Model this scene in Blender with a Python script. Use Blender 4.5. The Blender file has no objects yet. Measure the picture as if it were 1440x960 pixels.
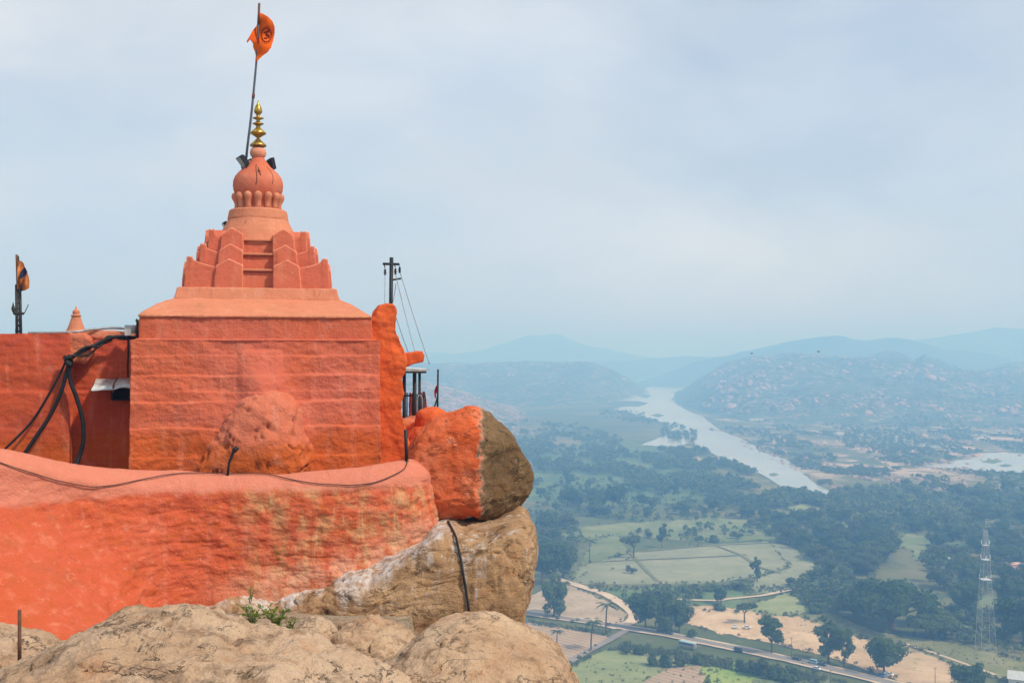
import bpy, bmesh, math, random
import numpy as np
from mathutils import Vector, Matrix, Euler

# ------------------------------------------------------------------ camera, sky, sun, exposure
SC = bpy.context.scene
COL = SC.collection
H = 140.0            # height of the viewpoint above the valley floor
F = 1544.0           # focal length in pixels of the 1440 px wide photograph
HY = 497.0           # row of the horizon
R = math.radians
SUN_DIR = Vector((0.78, -0.48, 1.08)).normalized()

cam_d = bpy.data.cameras.new("camera")
cam_d.sensor_width = 36.0
cam_d.lens = 36.0 * F / 1440.0
cam_d.shift_y = (HY - 480.0) / 1440.0
cam_d.clip_start = 0.1
cam_d.clip_end = 80000.0
cam = bpy.data.objects.new("camera", cam_d)
cam.location = (0, 0, H)
cam.rotation_euler = (R(90), 0, 0)
COL.objects.link(cam)
SC.camera = cam

world = bpy.data.worlds.new("World")
SC.world = world
world.use_nodes = True
_wn = world.node_tree.nodes
_wl = world.node_tree.links
_wn.clear()
w_out = _wn.new("ShaderNodeOutputWorld")
w_bg = _wn.new("ShaderNodeBackground")
w_bg.inputs["Strength"].default_value = 0.128
w_sky = _wn.new("ShaderNodeTexSky")
w_sky.sky_type = 'NISHITA'
w_sky.sun_disc = False
w_sky.sun_elevation = math.asin(SUN_DIR.z)
w_sky.sun_rotation = math.atan2(SUN_DIR.x, SUN_DIR.y)
w_sky.air_density = 1.0
w_sky.dust_density = 2.0
w_sky.ozone_density = 1.5
# thin cloud cover: stretched noise over the sky directions
w_tc = _wn.new("ShaderNodeTexCoord")
w_map = _wn.new("ShaderNodeMapping")
w_map.inputs["Scale"].default_value = (1.0, 1.0, 2.3)
w_map.inputs["Location"].default_value = (0.35, 0.2, 0.1)
w_n1 = _wn.new("ShaderNodeTexNoise")
w_n1.inputs["Scale"].default_value = 3.4
w_n1.inputs["Detail"].default_value = 6.0
w_n1.inputs["Roughness"].default_value = 0.52
w_n1.inputs["Distortion"].default_value = 0.5
w_r1 = _wn.new("ShaderNodeValToRGB")
w_r1.color_ramp.elements[0].position = 0.36
w_r1.color_ramp.elements[0].color = (0.64, 0.64, 0.64, 1)
w_r1.color_ramp.elements[1].position = 0.68
w_r1.color_ramp.elements[1].color = (0.97, 0.97, 0.97, 1)
w_n2 = _wn.new("ShaderNodeTexNoise")
w_n2.inputs["Scale"].default_value = 2.1
w_n2.inputs["Detail"].default_value = 4.0
w_r2 = _wn.new("ShaderNodeValToRGB")
w_r2.color_ramp.elements[0].position = 0.35
w_r2.color_ramp.elements[0].color = (4.5, 5.3, 6.4, 1)
w_r2.color_ramp.elements[1].position = 0.66
w_r2.color_ramp.elements[1].color = (6.5, 6.75, 6.95, 1)
w_mix = _wn.new("ShaderNodeMix")
w_mix.data_type = 'RGBA'
_wl.new(w_tc.outputs["Generated"], w_map.inputs["Vector"])
_wl.new(w_map.outputs["Vector"], w_n1.inputs["Vector"])
_wl.new(w_map.outputs["Vector"], w_n2.inputs["Vector"])
_wl.new(w_n1.outputs["Fac"], w_r1.inputs["Fac"])
_wl.new(w_n2.outputs["Fac"], w_r2.inputs["Fac"])
_wl.new(w_r1.outputs["Color"], w_mix.inputs["Factor"])
_wl.new(w_sky.outputs["Color"], w_mix.inputs["A"])
_wl.new(w_r2.outputs["Color"], w_mix.inputs["B"])
_wl.new(w_mix.outputs["Result"], w_bg.inputs["Color"])
_wl.new(w_bg.outputs["Background"], w_out.inputs["Surface"])

sun_d = bpy.data.lights.new("sun", 'SUN')
sun_d.energy = 3.2
sun_d.angle = R(3.0)
sun_d.color = (1.0, 0.94, 0.84)
sun = bpy.data.objects.new("sun", sun_d)
sun.rotation_euler = SUN_DIR.to_track_quat('Z', 'Y').to_euler()
sun.location = (30, -10, H + 60)
COL.objects.link(sun)

SC.view_settings.view_transform = 'Standard'
SC.view_settings.look = 'None'
SC.view_settings.exposure = 0.06
SC.view_settings.gamma = 1.0
SC.view_settings.use_curve_mapping = False
SC.cycles.use_denoising = True
SC.cycles.max_bounces = 7
SC.cycles.diffuse_bounces = 2
SC.cycles.glossy_bounces = 2
SC.cycles.transmission_bounces = 2
SC.cycles.volume_bounces = 4
SC.cycles.transparent_max_bounces = 8

# ------------------------------------------------------------------ numeric helpers
rng = np.random.default_rng(7)
random.seed(7)
_perm = np.random.default_rng(3).permutation(256)
_perm = np.concatenate([_perm, _perm, _perm])
_grad = np.random.default_rng(4).normal(size=(256, 3))
_grad /= np.linalg.norm(_grad, axis=1)[:, None]


def perlin(p):
    p = np.asarray(p, dtype=np.float64)
    i = np.floor(p).astype(np.int64)
    f = p - i
    i &= 255
    u = f * f * f * (f * (f * 6 - 15) + 10)

    def g(dx, dy, dz):
        h = _perm[_perm[_perm[i[..., 0] + dx] + i[..., 1] + dy] + i[..., 2] + dz] & 255
        v = _grad[h]
        return v[..., 0] * (f[..., 0] - dx) + v[..., 1] * (f[..., 1] - dy) + v[..., 2] * (f[..., 2] - dz)
    x00 = g(0, 0, 0) * (1 - u[..., 0]) + g(1, 0, 0) * u[..., 0]
    x10 = g(0, 1, 0) * (1 - u[..., 0]) + g(1, 1, 0) * u[..., 0]
    x01 = g(0, 0, 1) * (1 - u[..., 0]) + g(1, 0, 1) * u[..., 0]
    x11 = g(0, 1, 1) * (1 - u[..., 0]) + g(1, 1, 1) * u[..., 0]
    y0 = x00 * (1 - u[..., 1]) + x10 * u[..., 1]
    y1 = x01 * (1 - u[..., 1]) + x11 * u[..., 1]
    return (y0 * (1 - u[..., 2]) + y1 * u[..., 2]) * 1.6


def fbm(p, octaves=4, gain=0.5, lac=2.03, seed=0.0):
    p = np.asarray(p, dtype=np.float64) + seed * 17.31
    a, s = 1.0, np.zeros(p.shape[:-1])
    for _ in range(octaves):
        s += a * perlin(p)
        p = p * lac + 5.7
        a *= gain
    return s


def ridged(p, octaves=3, seed=0.0):
    p = np.asarray(p, dtype=np.float64) + seed * 13.7
    a, s = 1.0, np.zeros(p.shape[:-1])
    for _ in range(octaves):
        s += a * (1 - np.abs(perlin(p)) * 2)
        p = p * 2.1 + 3.3
        a *= 0.5
    return s


def sstep(a, b, x):
    t = np.clip((x - a) / (b - a), 0, 1)
    return t * t * (3 - 2 * t)


def W(px, py, D):
    """photo pixel at depth D (metres along the view axis) -> world point"""
    return np.array([(px - 720.0) / F * D, D, H - (py - HY) / F * D])


def G(px, py, z=0.0):
    """photo pixel -> point on the valley floor at height z"""
    D = (H - z) * F / (py - HY)
    return np.array([(px - 720.0) / F * D, D, z])


# the temple's own frame: a to its right, b away from the viewer, z up
YAW = math.atan((720.0 - 363.0) / F)
UA = np.array([math.cos(YAW), math.sin(YAW), 0.0])
VB = np.array([-math.sin(YAW), math.cos(YAW), 0.0])


def L(a, b, z):
    a = np.asarray(a, dtype=np.float64)[..., None]
    b = np.asarray(b, dtype=np.float64)[..., None]
    z = np.asarray(z, dtype=np.float64)[..., None]
    return a * UA + b * VB + (z + H) * np.array([0, 0, 1.0])


def T(px, py, b):
    r = np.array([(px - 720.0) / F, 1.0, -(py - HY) / F])
    k = b / (r @ VB)
    return r * k + np.array([0, 0, H])


def TL(px, py, b):
    p = T(px, py, b)
    return np.array([p @ UA, b, p[2] - H])


# ------------------------------------------------------------------ mesh helpers
class MB:
    def __init__(self):
        self.v, self.f, self.n = [], [], 0

    def raw(self, verts, faces):
        verts = np.asarray(verts, dtype=np.float64).reshape(-1, 3)
        self.v.append(verts)
        for f in faces:
            self.f.append(tuple(int(i) + self.n for i in f))
        self.n += len(verts)
        return self

    def grid(self, P, close_u=False, close_v=False):
        P = np.asarray(P)
        n, m = P.shape[:2]
        fs = []
        for i in range(n if close_u else n - 1):
            i2 = (i + 1) % n
            for j in range(m if close_v else m - 1):
                j2 = (j + 1) % m
                fs.append((i * m + j, i2 * m + j, i2 * m + j2, i * m + j2))
        return self.raw(P.reshape(-1, 3), fs)

    def box(self, c, s, M=None):
        c, s = np.asarray(c, float), np.asarray(s, float) / 2
        q = np.array([[x, y, z] for x in (-1, 1) for y in (-1, 1) for z in (-1, 1)]) * s
        if M is not None:
            q = q @ np.asarray(M).T
        return self.raw(q + c, [(0, 1, 3, 2), (4, 6, 7, 5), (0, 4, 5, 1), (2, 3, 7, 6), (0, 2, 6, 4), (1, 5, 7, 3)])

    def tube(self, pts, r, n=8, cap=True):
        pts = np.asarray(pts, float)
        k = len(pts)
        rr = np.broadcast_to(np.asarray(r, float), (k,))
        tang = np.gradient(pts, axis=0)
        tang /= np.linalg.norm(tang, axis=1)[:, None] + 1e-12
        ref = np.array([0, 0, 1.0]) if abs(tang[0][2]) < 0.8 else np.array([1.0, 0, 0])
        rings = []
        for i in range(k):
            a = np.cross(tang[i], ref)
            a /= np.linalg.norm(a) + 1e-12
            b = np.cross(tang[i], a)
            ref = -b if False else ref
            t = np.linspace(0, 2 * math.pi, n, endpoint=False)
            rings.append(pts[i] + rr[i] * (np.cos(t)[:, None] * a + np.sin(t)[:, None] * b))
        base = self.n
        self.grid(np.array(rings), close_v=True)
        if cap:
            self.f.append(tuple(base + j for j in range(n))[::-1])
            self.f.append(tuple(base + (k - 1) * n + j for j in range(n)))
        return self

    def lathe(self, prof, c=(0, 0, 0), n=32, squash=None):
        """prof: list of (r, z) bottom to top; both ends are closed"""
        c = np.asarray(c, float)
        t = np.linspace(0, 2 * math.pi, n, endpoint=False)
        rings = np.array([[[r * math.cos(a), r * math.sin(a), z] for a in t] for r, z in prof]) + c
        base = self.n
        self.grid(rings, close_v=True)
        self.f.append(tuple(base + j for j in range(n))[::-1])
        self.f.append(tuple(base + (len(prof) - 1) * n + j for j in range(n)))
        return self

    def prism(self, poly, d0, d1, fn):
        """poly: (x, z) outline; d0, d1: the two depths; fn(x, d, z) -> point"""
        n = len(poly)
        v = [fn(x, d0, z) for x, z in poly] + [fn(x, d1, z) for x, z in poly]
        f = [tuple(range(n)), tuple(range(2 * n - 1, n - 1, -1))]
        for i in range(n):
            j = (i + 1) % n
            f.append((i, i + n, j + n, j))
        return self.raw(v, f)

    def mesh(self, name):
        me = bpy.data.meshes.new(name)
        v = np.concatenate(self.v) if self.v else np.zeros((0, 3))
        me.from_pydata(v.tolist(), [], self.f)
        me.update()
        return me


def fixn(me):
    bm = bmesh.new()
    bm.from_mesh(me)
    bmesh.ops.recalc_face_normals(bm, faces=bm.faces)
    bm.to_mesh(me)
    bm.free()


def obj(name, mb, m, parent=None, smooth=True, fix=True):
    """one mesh object; mb in world metres, or in the parent's frame when the parent sits at its own place"""
    me = mb.mesh(name) if isinstance(mb, MB) else mb
    if fix:
        fixn(me)
    if m is not None and not me.materials:
        me.materials.append(m)
    if smooth:
        me.polygons.foreach_set("use_smooth", [True] * len(me.polygons))
    o = bpy.data.objects.new(name, me)
    COL.objects.link(o)
    if parent is not None:
        o.parent = parent
        p = parent
        if parent.type == 'EMPTY' and parent.get("world_built"):
            o.location = -parent.location
    return o


def at_origin(o, base):
    """move a world-built mesh object's origin to its base"""
    base = Vector(base)
    o.data.transform(Matrix.Translation(-base))
    o.location = base
    return o


def tag(o, label, cat, group=None):
    o["label"] = label
    o["category"] = cat
    if group:
        o["group"] = group
    return o


def thing(name, label, cat, loc=(0, 0, 0), group=None, built_in_world=True, rotz=0.0):
    o = bpy.data.objects.new(name, None)
    o.empty_display_size = 0.2
    COL.objects.link(o)
    o.location = loc
    o.rotation_euler = (0, 0, rotz)
    if built_in_world:
        o["world_built"] = 1
    return tag(o, label, cat, group)


def struct(name, mb, m, smooth=False, kind="structure"):
    o = obj(name, mb, m, smooth=smooth)
    o["kind"] = kind
    return o


def dup(root, loc, rotz=0.0, scale=1.0, label=None, group=None, mat_map=None):
    r = root.copy()
    COL.objects.link(r)
    r.location = loc
    r.rotation_euler = (0, 0, rotz)
    r.scale = (scale, scale, scale) if not isinstance(scale, tuple) else scale
    if label:
        r["label"] = label
    if group:
        r["group"] = group
    for ch in list(root.children):
        c = ch.copy()
        COL.objects.link(c)
        c.parent = r
        for g in ch.children:
            d = g.copy()
            COL.objects.link(d)
            d.parent = c
    return r


def plaster(o, voxel=0.03, smooth_n=3, amp=0.02, size=0.35, amp2=0.0, size2=0.1):
    """hand-rendered plaster: fuse, round the edges, then make the faces uneven"""
    m = o.modifiers.new("fuse", 'REMESH')
    m.mode = 'VOXEL'
    m.voxel_size = voxel
    m.use_smooth_shade = True
    if smooth_n:
        s = o.modifiers.new("soften", 'SMOOTH')
        s.factor = 0.5
        s.iterations = smooth_n
    for k, (a, sz) in enumerate(((amp, size), (amp2, size2))):
        if a <= 0:
            continue
        t = bpy.data.textures.new("uneven", 'CLOUDS')
        t.noise_scale = sz
        t.noise_depth = 3
        d = o.modifiers.new("uneven", 'DISPLACE')
        d.texture = t
        d.texture_coords = 'LOCAL'
        d.strength = a * 2
        d.mid_level = 0.5
    return o


def ico(sub):
    bm = bmesh.new()
    bmesh.ops.create_icosphere(bm, subdivisions=sub, radius=1.0)
    v = np.array([x.co[:] for x in bm.verts])
    f = [tuple(x.index for x in fc.verts) for fc in bm.faces]
    bm.free()
    return v, f


ICO = {}


def get_ico(sub):
    if sub not in ICO:
        ICO[sub] = ico(sub)
    return ICO[sub]


def vnormals(v, f):
    f = np.asarray(f)
    n = np.cross(v[f[:, 1]] - v[f[:, 0]], v[f[:, 2]] - v[f[:, 0]])
    out = np.zeros_like(v)
    for k in range(3):
        np.add.at(out, f[:, k], n)
    return out / (np.linalg.norm(out, axis=1)[:, None] + 1e-12)


def rock_px(outline, D, front, back, sub=6, p=0.75, q=0.6, seed=1.0, lump=0.05, lump_s=0.9, fine=0.015, crack=0.0, cs=0.6,
            center=None, hook=None, strata=0.0):
    """a boulder of the given silhouette with its own distance, depth and relief"""
    o = np.array(outline, float)
    c = o.mean(axis=0) if center is None else np.array(center, float)
    k = D / F
    xz = np.stack([(o[:, 0] - c[0]) * k, -(o[:, 1] - c[1]) * k], 1)
    th = np.arctan2(xz[:, 1], xz[:, 0])
    rr = np.hypot(xz[:, 0], xz[:, 1])
    s = np.argsort(th)
    th, rr = th[s], rr[s]
    th = np.concatenate([th - 2 * math.pi, th, th + 2 * math.pi])
    rr = np.concatenate([rr, rr, rr])
    fine_t = np.linspace(-math.pi, math.pi, 721)
    fr = np.interp(fine_t, th, rr)
    ker = np.hanning(15)
    ker /= ker.sum()
    fr = np.convolve(np.concatenate([fr[-8:-1], fr, fr[1:8]]), ker, 'valid')
    v, f = get_ico(sub)
    t = np.arctan2(v[:, 2], v[:, 0])
    lat = np.hypot(v[:, 0], v[:, 2])
    rad = np.interp(t, fine_t, fr)
    latp = lat ** p
    dep = np.abs(v[:, 1]) ** q
    P = np.stack([np.cos(t) * rad * latp, np.where(v[:, 1] < 0, -front, back) * dep, np.sin(t) * rad * latp], 1)
    if hook is not None:
        P = hook(P)
    n = vnormals(P, f)
    d = lump * fbm(P / lump_s, 3, seed=seed) + fine * fbm(P / (lump_s * 0.18), 4, seed=seed + 3)
    if crack:
        r = ridged(P / cs + 0.3 * fbm(P / 0.4, 2, seed=seed)[:, None], 2, seed=seed + 5)
        d -= crack * sstep(1.22, 1.46, r)
    if strata:
        h = P[:, 2] * 5.0 + 1.6 * fbm(P / 0.8, 2, seed=seed + 8)
        d -= strata * sstep(0.62, 0.98, np.abs(((h) % 1.0) * 2 - 1))
    P = P + n * d[:, None]
    c3 = W(c[0], c[1], D)
    mb = MB().raw(P + c3, f)
    return mb, c3


# ------------------------------------------------------------------ materials
class N:
    def __init__(self, name):
        self.m = bpy.data.materials.new(name)
        self.m.use_nodes = True
        self.t = self.m.node_tree
        self.t.nodes.clear()
        self.out = self.t.nodes.new("ShaderNodeOutputMaterial")
        self.pos = self.t.nodes.new("ShaderNodeNewGeometry").outputs["Position"]

    def node(self, typ, **kw):
        n = self.t.nodes.new(typ)
        for k, v in kw.items():
            if hasattr(n, k) and k not in n.inputs:
                setattr(n, k, v)
            else:
                self.set(n.inputs[k], v)
        return n

    def set(self, sock, v):
        if isinstance(v, bpy.types.NodeSocket):
            self.t.links.new(v, sock)
        else:
            if isinstance(v, (tuple, list)) and len(v) == 3 and sock.type == 'RGBA':
                v = (*v, 1)
            sock.default_value = v

    def scaled(self, s, vec=None, loc=(0, 0, 0), rot=(0, 0, 0)):
        n = self.node("ShaderNodeMapping")
        self.set(n.inputs["Vector"], vec if vec is not None else self.pos)
        n.inputs["Scale"].default_value = s if isinstance(s, tuple) else (s, s, s)
        n.inputs["Location"].default_value = loc
        n.inputs["Rotation"].default_value = rot
        return n.outputs["Vector"]

    def noise(self, scale=1.0, detail=4, rough=0.55, vec=None, dist=0.0):
        n = self.node("ShaderNodeTexNoise")
        self.set(n.inputs["Vector"], vec if vec is not None else self.pos)
        n.inputs["Scale"].default_value = scale
        n.inputs["Detail"].default_value = detail
        n.inputs["Roughness"].default_value = rough
        n.inputs["Distortion"].default_value = dist
        return n.outputs["Fac"]

    def voro(self, scale=1.0, vec=None, feature='F1', out="Distance", rand=1.0):
        n = self.node("ShaderNodeTexVoronoi")
        n.feature = feature
        self.set(n.inputs["Vector"], vec if vec is not None else self.pos)
        n.inputs["Scale"].default_value = scale
        n.inputs["Randomness"].default_value = rand
        return n.outputs[out]

    def ramp(self, fac, stops, interp='LINEAR'):
        n = self.node("ShaderNodeValToRGB")
        self.set(n.inputs["Fac"], fac)
        cr = n.color_ramp
        cr.interpolation = interp
        while len(cr.elements) < len(stops):
            cr.elements.new(0.5)
        for e, (p, c) in zip(cr.elements, stops):
            e.position = p
            e.color = (*c, 1) if isinstance(c, tuple) else (c, c, c, 1)
        return n.outputs["Color"]

    def mix(self, fac, a, b, blend='MIX'):
        n = self.node("ShaderNodeMix")
        n.data_type = 'RGBA'
        n.blend_type = blend
        n.clamp_factor = True
        self.set(n.inputs["Factor"], fac)
        self.set(n.inputs["A"], a)
        self.set(n.inputs["B"], b)
        return n.outputs["Result"]

    def math(self, op, a, b=0.0, c=0.0, clamp=False):
        n = self.node("ShaderNodeMath")
        n.operation = op
        n.use_clamp = clamp
        self.set(n.inputs[0], a)
        self.set(n.inputs[1], b)
        self.set(n.inputs[2], c)
        return n.outputs[0]

    def xyz(self, vec=None):
        n = self.node("ShaderNodeSeparateXYZ")
        self.set(n.inputs[0], vec if vec is not None else self.pos)
        return n.outputs

    def maprange(self, v, a, b, c=0.0, d=1.0, smooth=True):
        n = self.node("ShaderNodeMapRange")
        n.interpolation_type = 'SMOOTHSTEP' if smooth else 'LINEAR'
        self.set(n.inputs["Value"], v)
        n.inputs["From Min"].default_value = a
        n.inputs["From Max"].default_value = b
        n.inputs["To Min"].default_value = c
        n.inputs["To Max"].default_value = d
        return n.outputs["Result"]

    def bump(self, h, strength=0.5, dist=0.02, normal=None):
        n = self.node("ShaderNodeBump")
        self.set(n.inputs["Height"], h)
        n.inputs["Strength"].default_value = strength
        n.inputs["Distance"].default_value = dist
        if normal is not None:
            self.set(n.inputs["Normal"], normal)
        return n.outputs["Normal"]

    def done(self, color, rough=0.85, normal=None, metal=0.0, spec=0.25, extra=None):
        b = self.node("ShaderNodeBsdfPrincipled")
        self.set(b.inputs["Base Color"], color)
        self.set(b.inputs["Roughness"], rough)
        b.inputs["Metallic"].default_value = metal
        b.inputs["Specular IOR Level"].default_value = spec
        if normal is not None:
            self.set(b.inputs["Normal"], normal)
        self.t.links.new(b.outputs[0], self.out.inputs["Surface"])
        self.bsdf = b
        return self.m


def plain(name, color, rough=0.6, metal=0.0, var=0.25, scale=8.0, spec=0.3):
    k = N(name)
    n = k.noise(scale, 4)
    c = k.mix(k.maprange(n, 0.35, 0.7), tuple(x * (1 - var) for x in color), tuple(min(1, x * (1 + var * 0.6)) for x in color))
    return k.done(c, rough, k.bump(n, 0.15, 0.01), metal, spec)


def mat_paint(name, red, orange, zsplit=None, pale=(0.78, 0.33, 0.22), grime=0.5, relief=1.0, stretch=True, worn=False, edges=0.0):
    """limewash over rough render: red turning to orange, chalky rubbing, grime, flakes"""
    k = N(name)
    big = k.noise(0.55, 5, 0.6)
    mid = k.noise(2.6, 5, 0.6)
    fine = k.noise(17.0, 5, 0.65)
    c = k.mix(k.maprange(big, 0.36, 0.66), red, tuple(0.55 * r + 0.45 * o for r, o in zip(red, orange)))
    if zsplit is not None:
        z = k.math('ADD', k.xyz()[2], k.math('MULTIPLY', k.math('SUBTRACT', mid, 0.5), 0.55))
        c = k.mix(k.maprange(z, zsplit + 0.22, zsplit - 0.22), c, orange)
    # vertical wash marks and broad brush strokes
    wash = k.noise(1.0, 4, 0.6, k.scaled((4.5, 4.5, 0.5)))
    c = k.mix(k.math('MULTIPLY', k.maprange(wash, 0.52, 0.75), 0.35), c, pale)
    stroke = k.noise(1.0, 3, 0.6, k.scaled((1.4, 1.4, 9.0)))
    c = k.mix(k.math('MULTIPLY', k.maprange(stroke, 0.5, 0.72), 0.22), c, tuple(x * 0.62 for x in red))
    c = k.mix(k.math('MULTIPLY', k.maprange(mid, 0.56, 0.76), 0.30), c, pale)
    c = k.mix(k.math('MULTIPLY', k.maprange(fine, 0.60, 0.76), 0.45), c, tuple(x * 0.50 for x in red))
    c = k.mix(k.math('MULTIPLY', k.maprange(k.noise(31.0, 3, 0.6), 0.66, 0.74), 0.5), c, (0.86, 0.55, 0.42))
    gr = k.noise(0.9, 6, 0.7, k.scaled((1.6, 1.6, 0.8), loc=(4, 2, 1)))
    c = k.mix(k.math('MULTIPLY', k.maprange(gr, 0.55, 0.78), grime), c, (0.26, 0.115, 0.05))
    drip = k.noise(1.0, 5, 0.6, k.scaled((8.0, 8.0, 0.32), loc=(3, 7, 1)))
    c = k.mix(k.math('MULTIPLY', k.maprange(drip, 0.60, 0.74), 0.38), c, (0.20, 0.06, 0.03))
    chip = k.math('MULTIPLY', k.maprange(k.noise(15.0, 5, 0.75), 0.63, 0.68), k.maprange(k.noise(1.1, 4, 0.65, k.scaled(1.0, loc=(2, 8, 5))), 0.57, 0.66))
    c = k.mix(k.math('MULTIPLY', chip, 0.8), c, (0.76, 0.60, 0.52))
    if worn:
        ob = k.noise(1.0, 6, 0.7, k.scaled((3.4, 3.4, 4.6), loc=(1, 6, 2)))
        c = k.mix(k.math('MULTIPLY', k.maprange(ob, 0.50, 0.68), 0.75), c, (0.50, 0.105, 0.022))
        c = k.mix(k.math('MULTIPLY', k.maprange(k.noise(1.0, 6, 0.7, k.scaled((5.0, 5.0, 8.0), loc=(3, 1, 8))), 0.56, 0.70), 0.6), c, (0.74, 0.27, 0.16))
        x = k.xyz()[0]
        mask = k.maprange(k.math('ADD', x, k.math('MULTIPLY', k.math('SUBTRACT', big, 0.5), 2.2)), -5.2, -4.2)
        zz = k.xyz()[2]
        mask = k.math('MULTIPLY', mask, k.maprange(zz, H - 2.30, H - 2.42))
        cells = k.noise(1.0, 5, 0.7, k.scaled((2.8, 2.8, 2.0)))
        streak = k.noise(1.0, 5, 0.65, k.scaled((5.5, 5.5, 0.7), loc=(2, 0, 3)))
        w1 = k.math('MULTIPLY', k.maprange(cells, 0.42, 0.66), mask)
        c = k.mix(k.math('MULTIPLY', w1, 0.80), c, (0.62, 0.34, 0.16))
        w2 = k.math('MULTIPLY', k.maprange(streak, 0.54, 0.70), mask)
        c = k.mix(k.math('MULTIPLY', w2, 0.62), c, (0.66, 0.47, 0.24))
        olive = k.noise(1.0, 5, 0.7, k.scaled((3.2, 3.2, 1.1), loc=(7, 3, 0)))
        w3 = k.math('MULTIPLY', k.maprange(olive, 0.56, 0.72), mask)
        c = k.mix(k.math('MULTIPLY', w3, 0.60), c, (0.25, 0.17, 0.05))
        at = k.node("ShaderNodeAttribute")
        at.attribute_name = "worn_foot"
        wf = k.math('MULTIPLY', at.outputs["Fac"], k.maprange(k.noise(1.0, 6, 0.7, k.scaled((3.0, 3.0, 2.0), loc=(6, 6, 1))), 0.36, 0.58))
        c = k.mix(k.math('MULTIPLY', wf, 0.7), c, (0.78, 0.43, 0.28))
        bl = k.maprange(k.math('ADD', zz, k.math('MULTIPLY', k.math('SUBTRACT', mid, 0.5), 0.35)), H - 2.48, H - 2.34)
        c = k.mix(k.math('MULTIPLY', bl, 0.6), c, (0.70, 0.28, 0.19))  # paler coping: faded paint, and in part its lit top put into the colour
    h = k.math('ADD', k.math('MULTIPLY', k.noise(5.0, 6, 0.62), 1.0), k.math('MULTIPLY', fine, 0.35))
    if stretch:
        h = k.math('ADD', h, k.math('MULTIPLY', k.noise(1.0, 5, 0.6, k.scaled((2.5, 2.5, 6.0))), 0.35))
    if edges:
        pt = k.node('ShaderNodeNewGeometry').outputs['Pointiness']
        c = k.mix(k.math('MULTIPLY', k.maprange(k.math('ADD', pt, k.math('MULTIPLY', k.math('SUBTRACT', mid, 0.5), 0.04)), 0.515, 0.56), edges), c, (0.78, 0.36, 0.22))  # pale convex edges: wear, and the lit rims painted in with it
    h = k.math('ADD', h, k.math('MULTIPLY', k.noise(34.0, 4, 0.7), 0.16))
    nrm = k.bump(h, 0.75 * relief, 0.06)
    return k.done(c, 0.9, nrm, spec=0.12)


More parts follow.
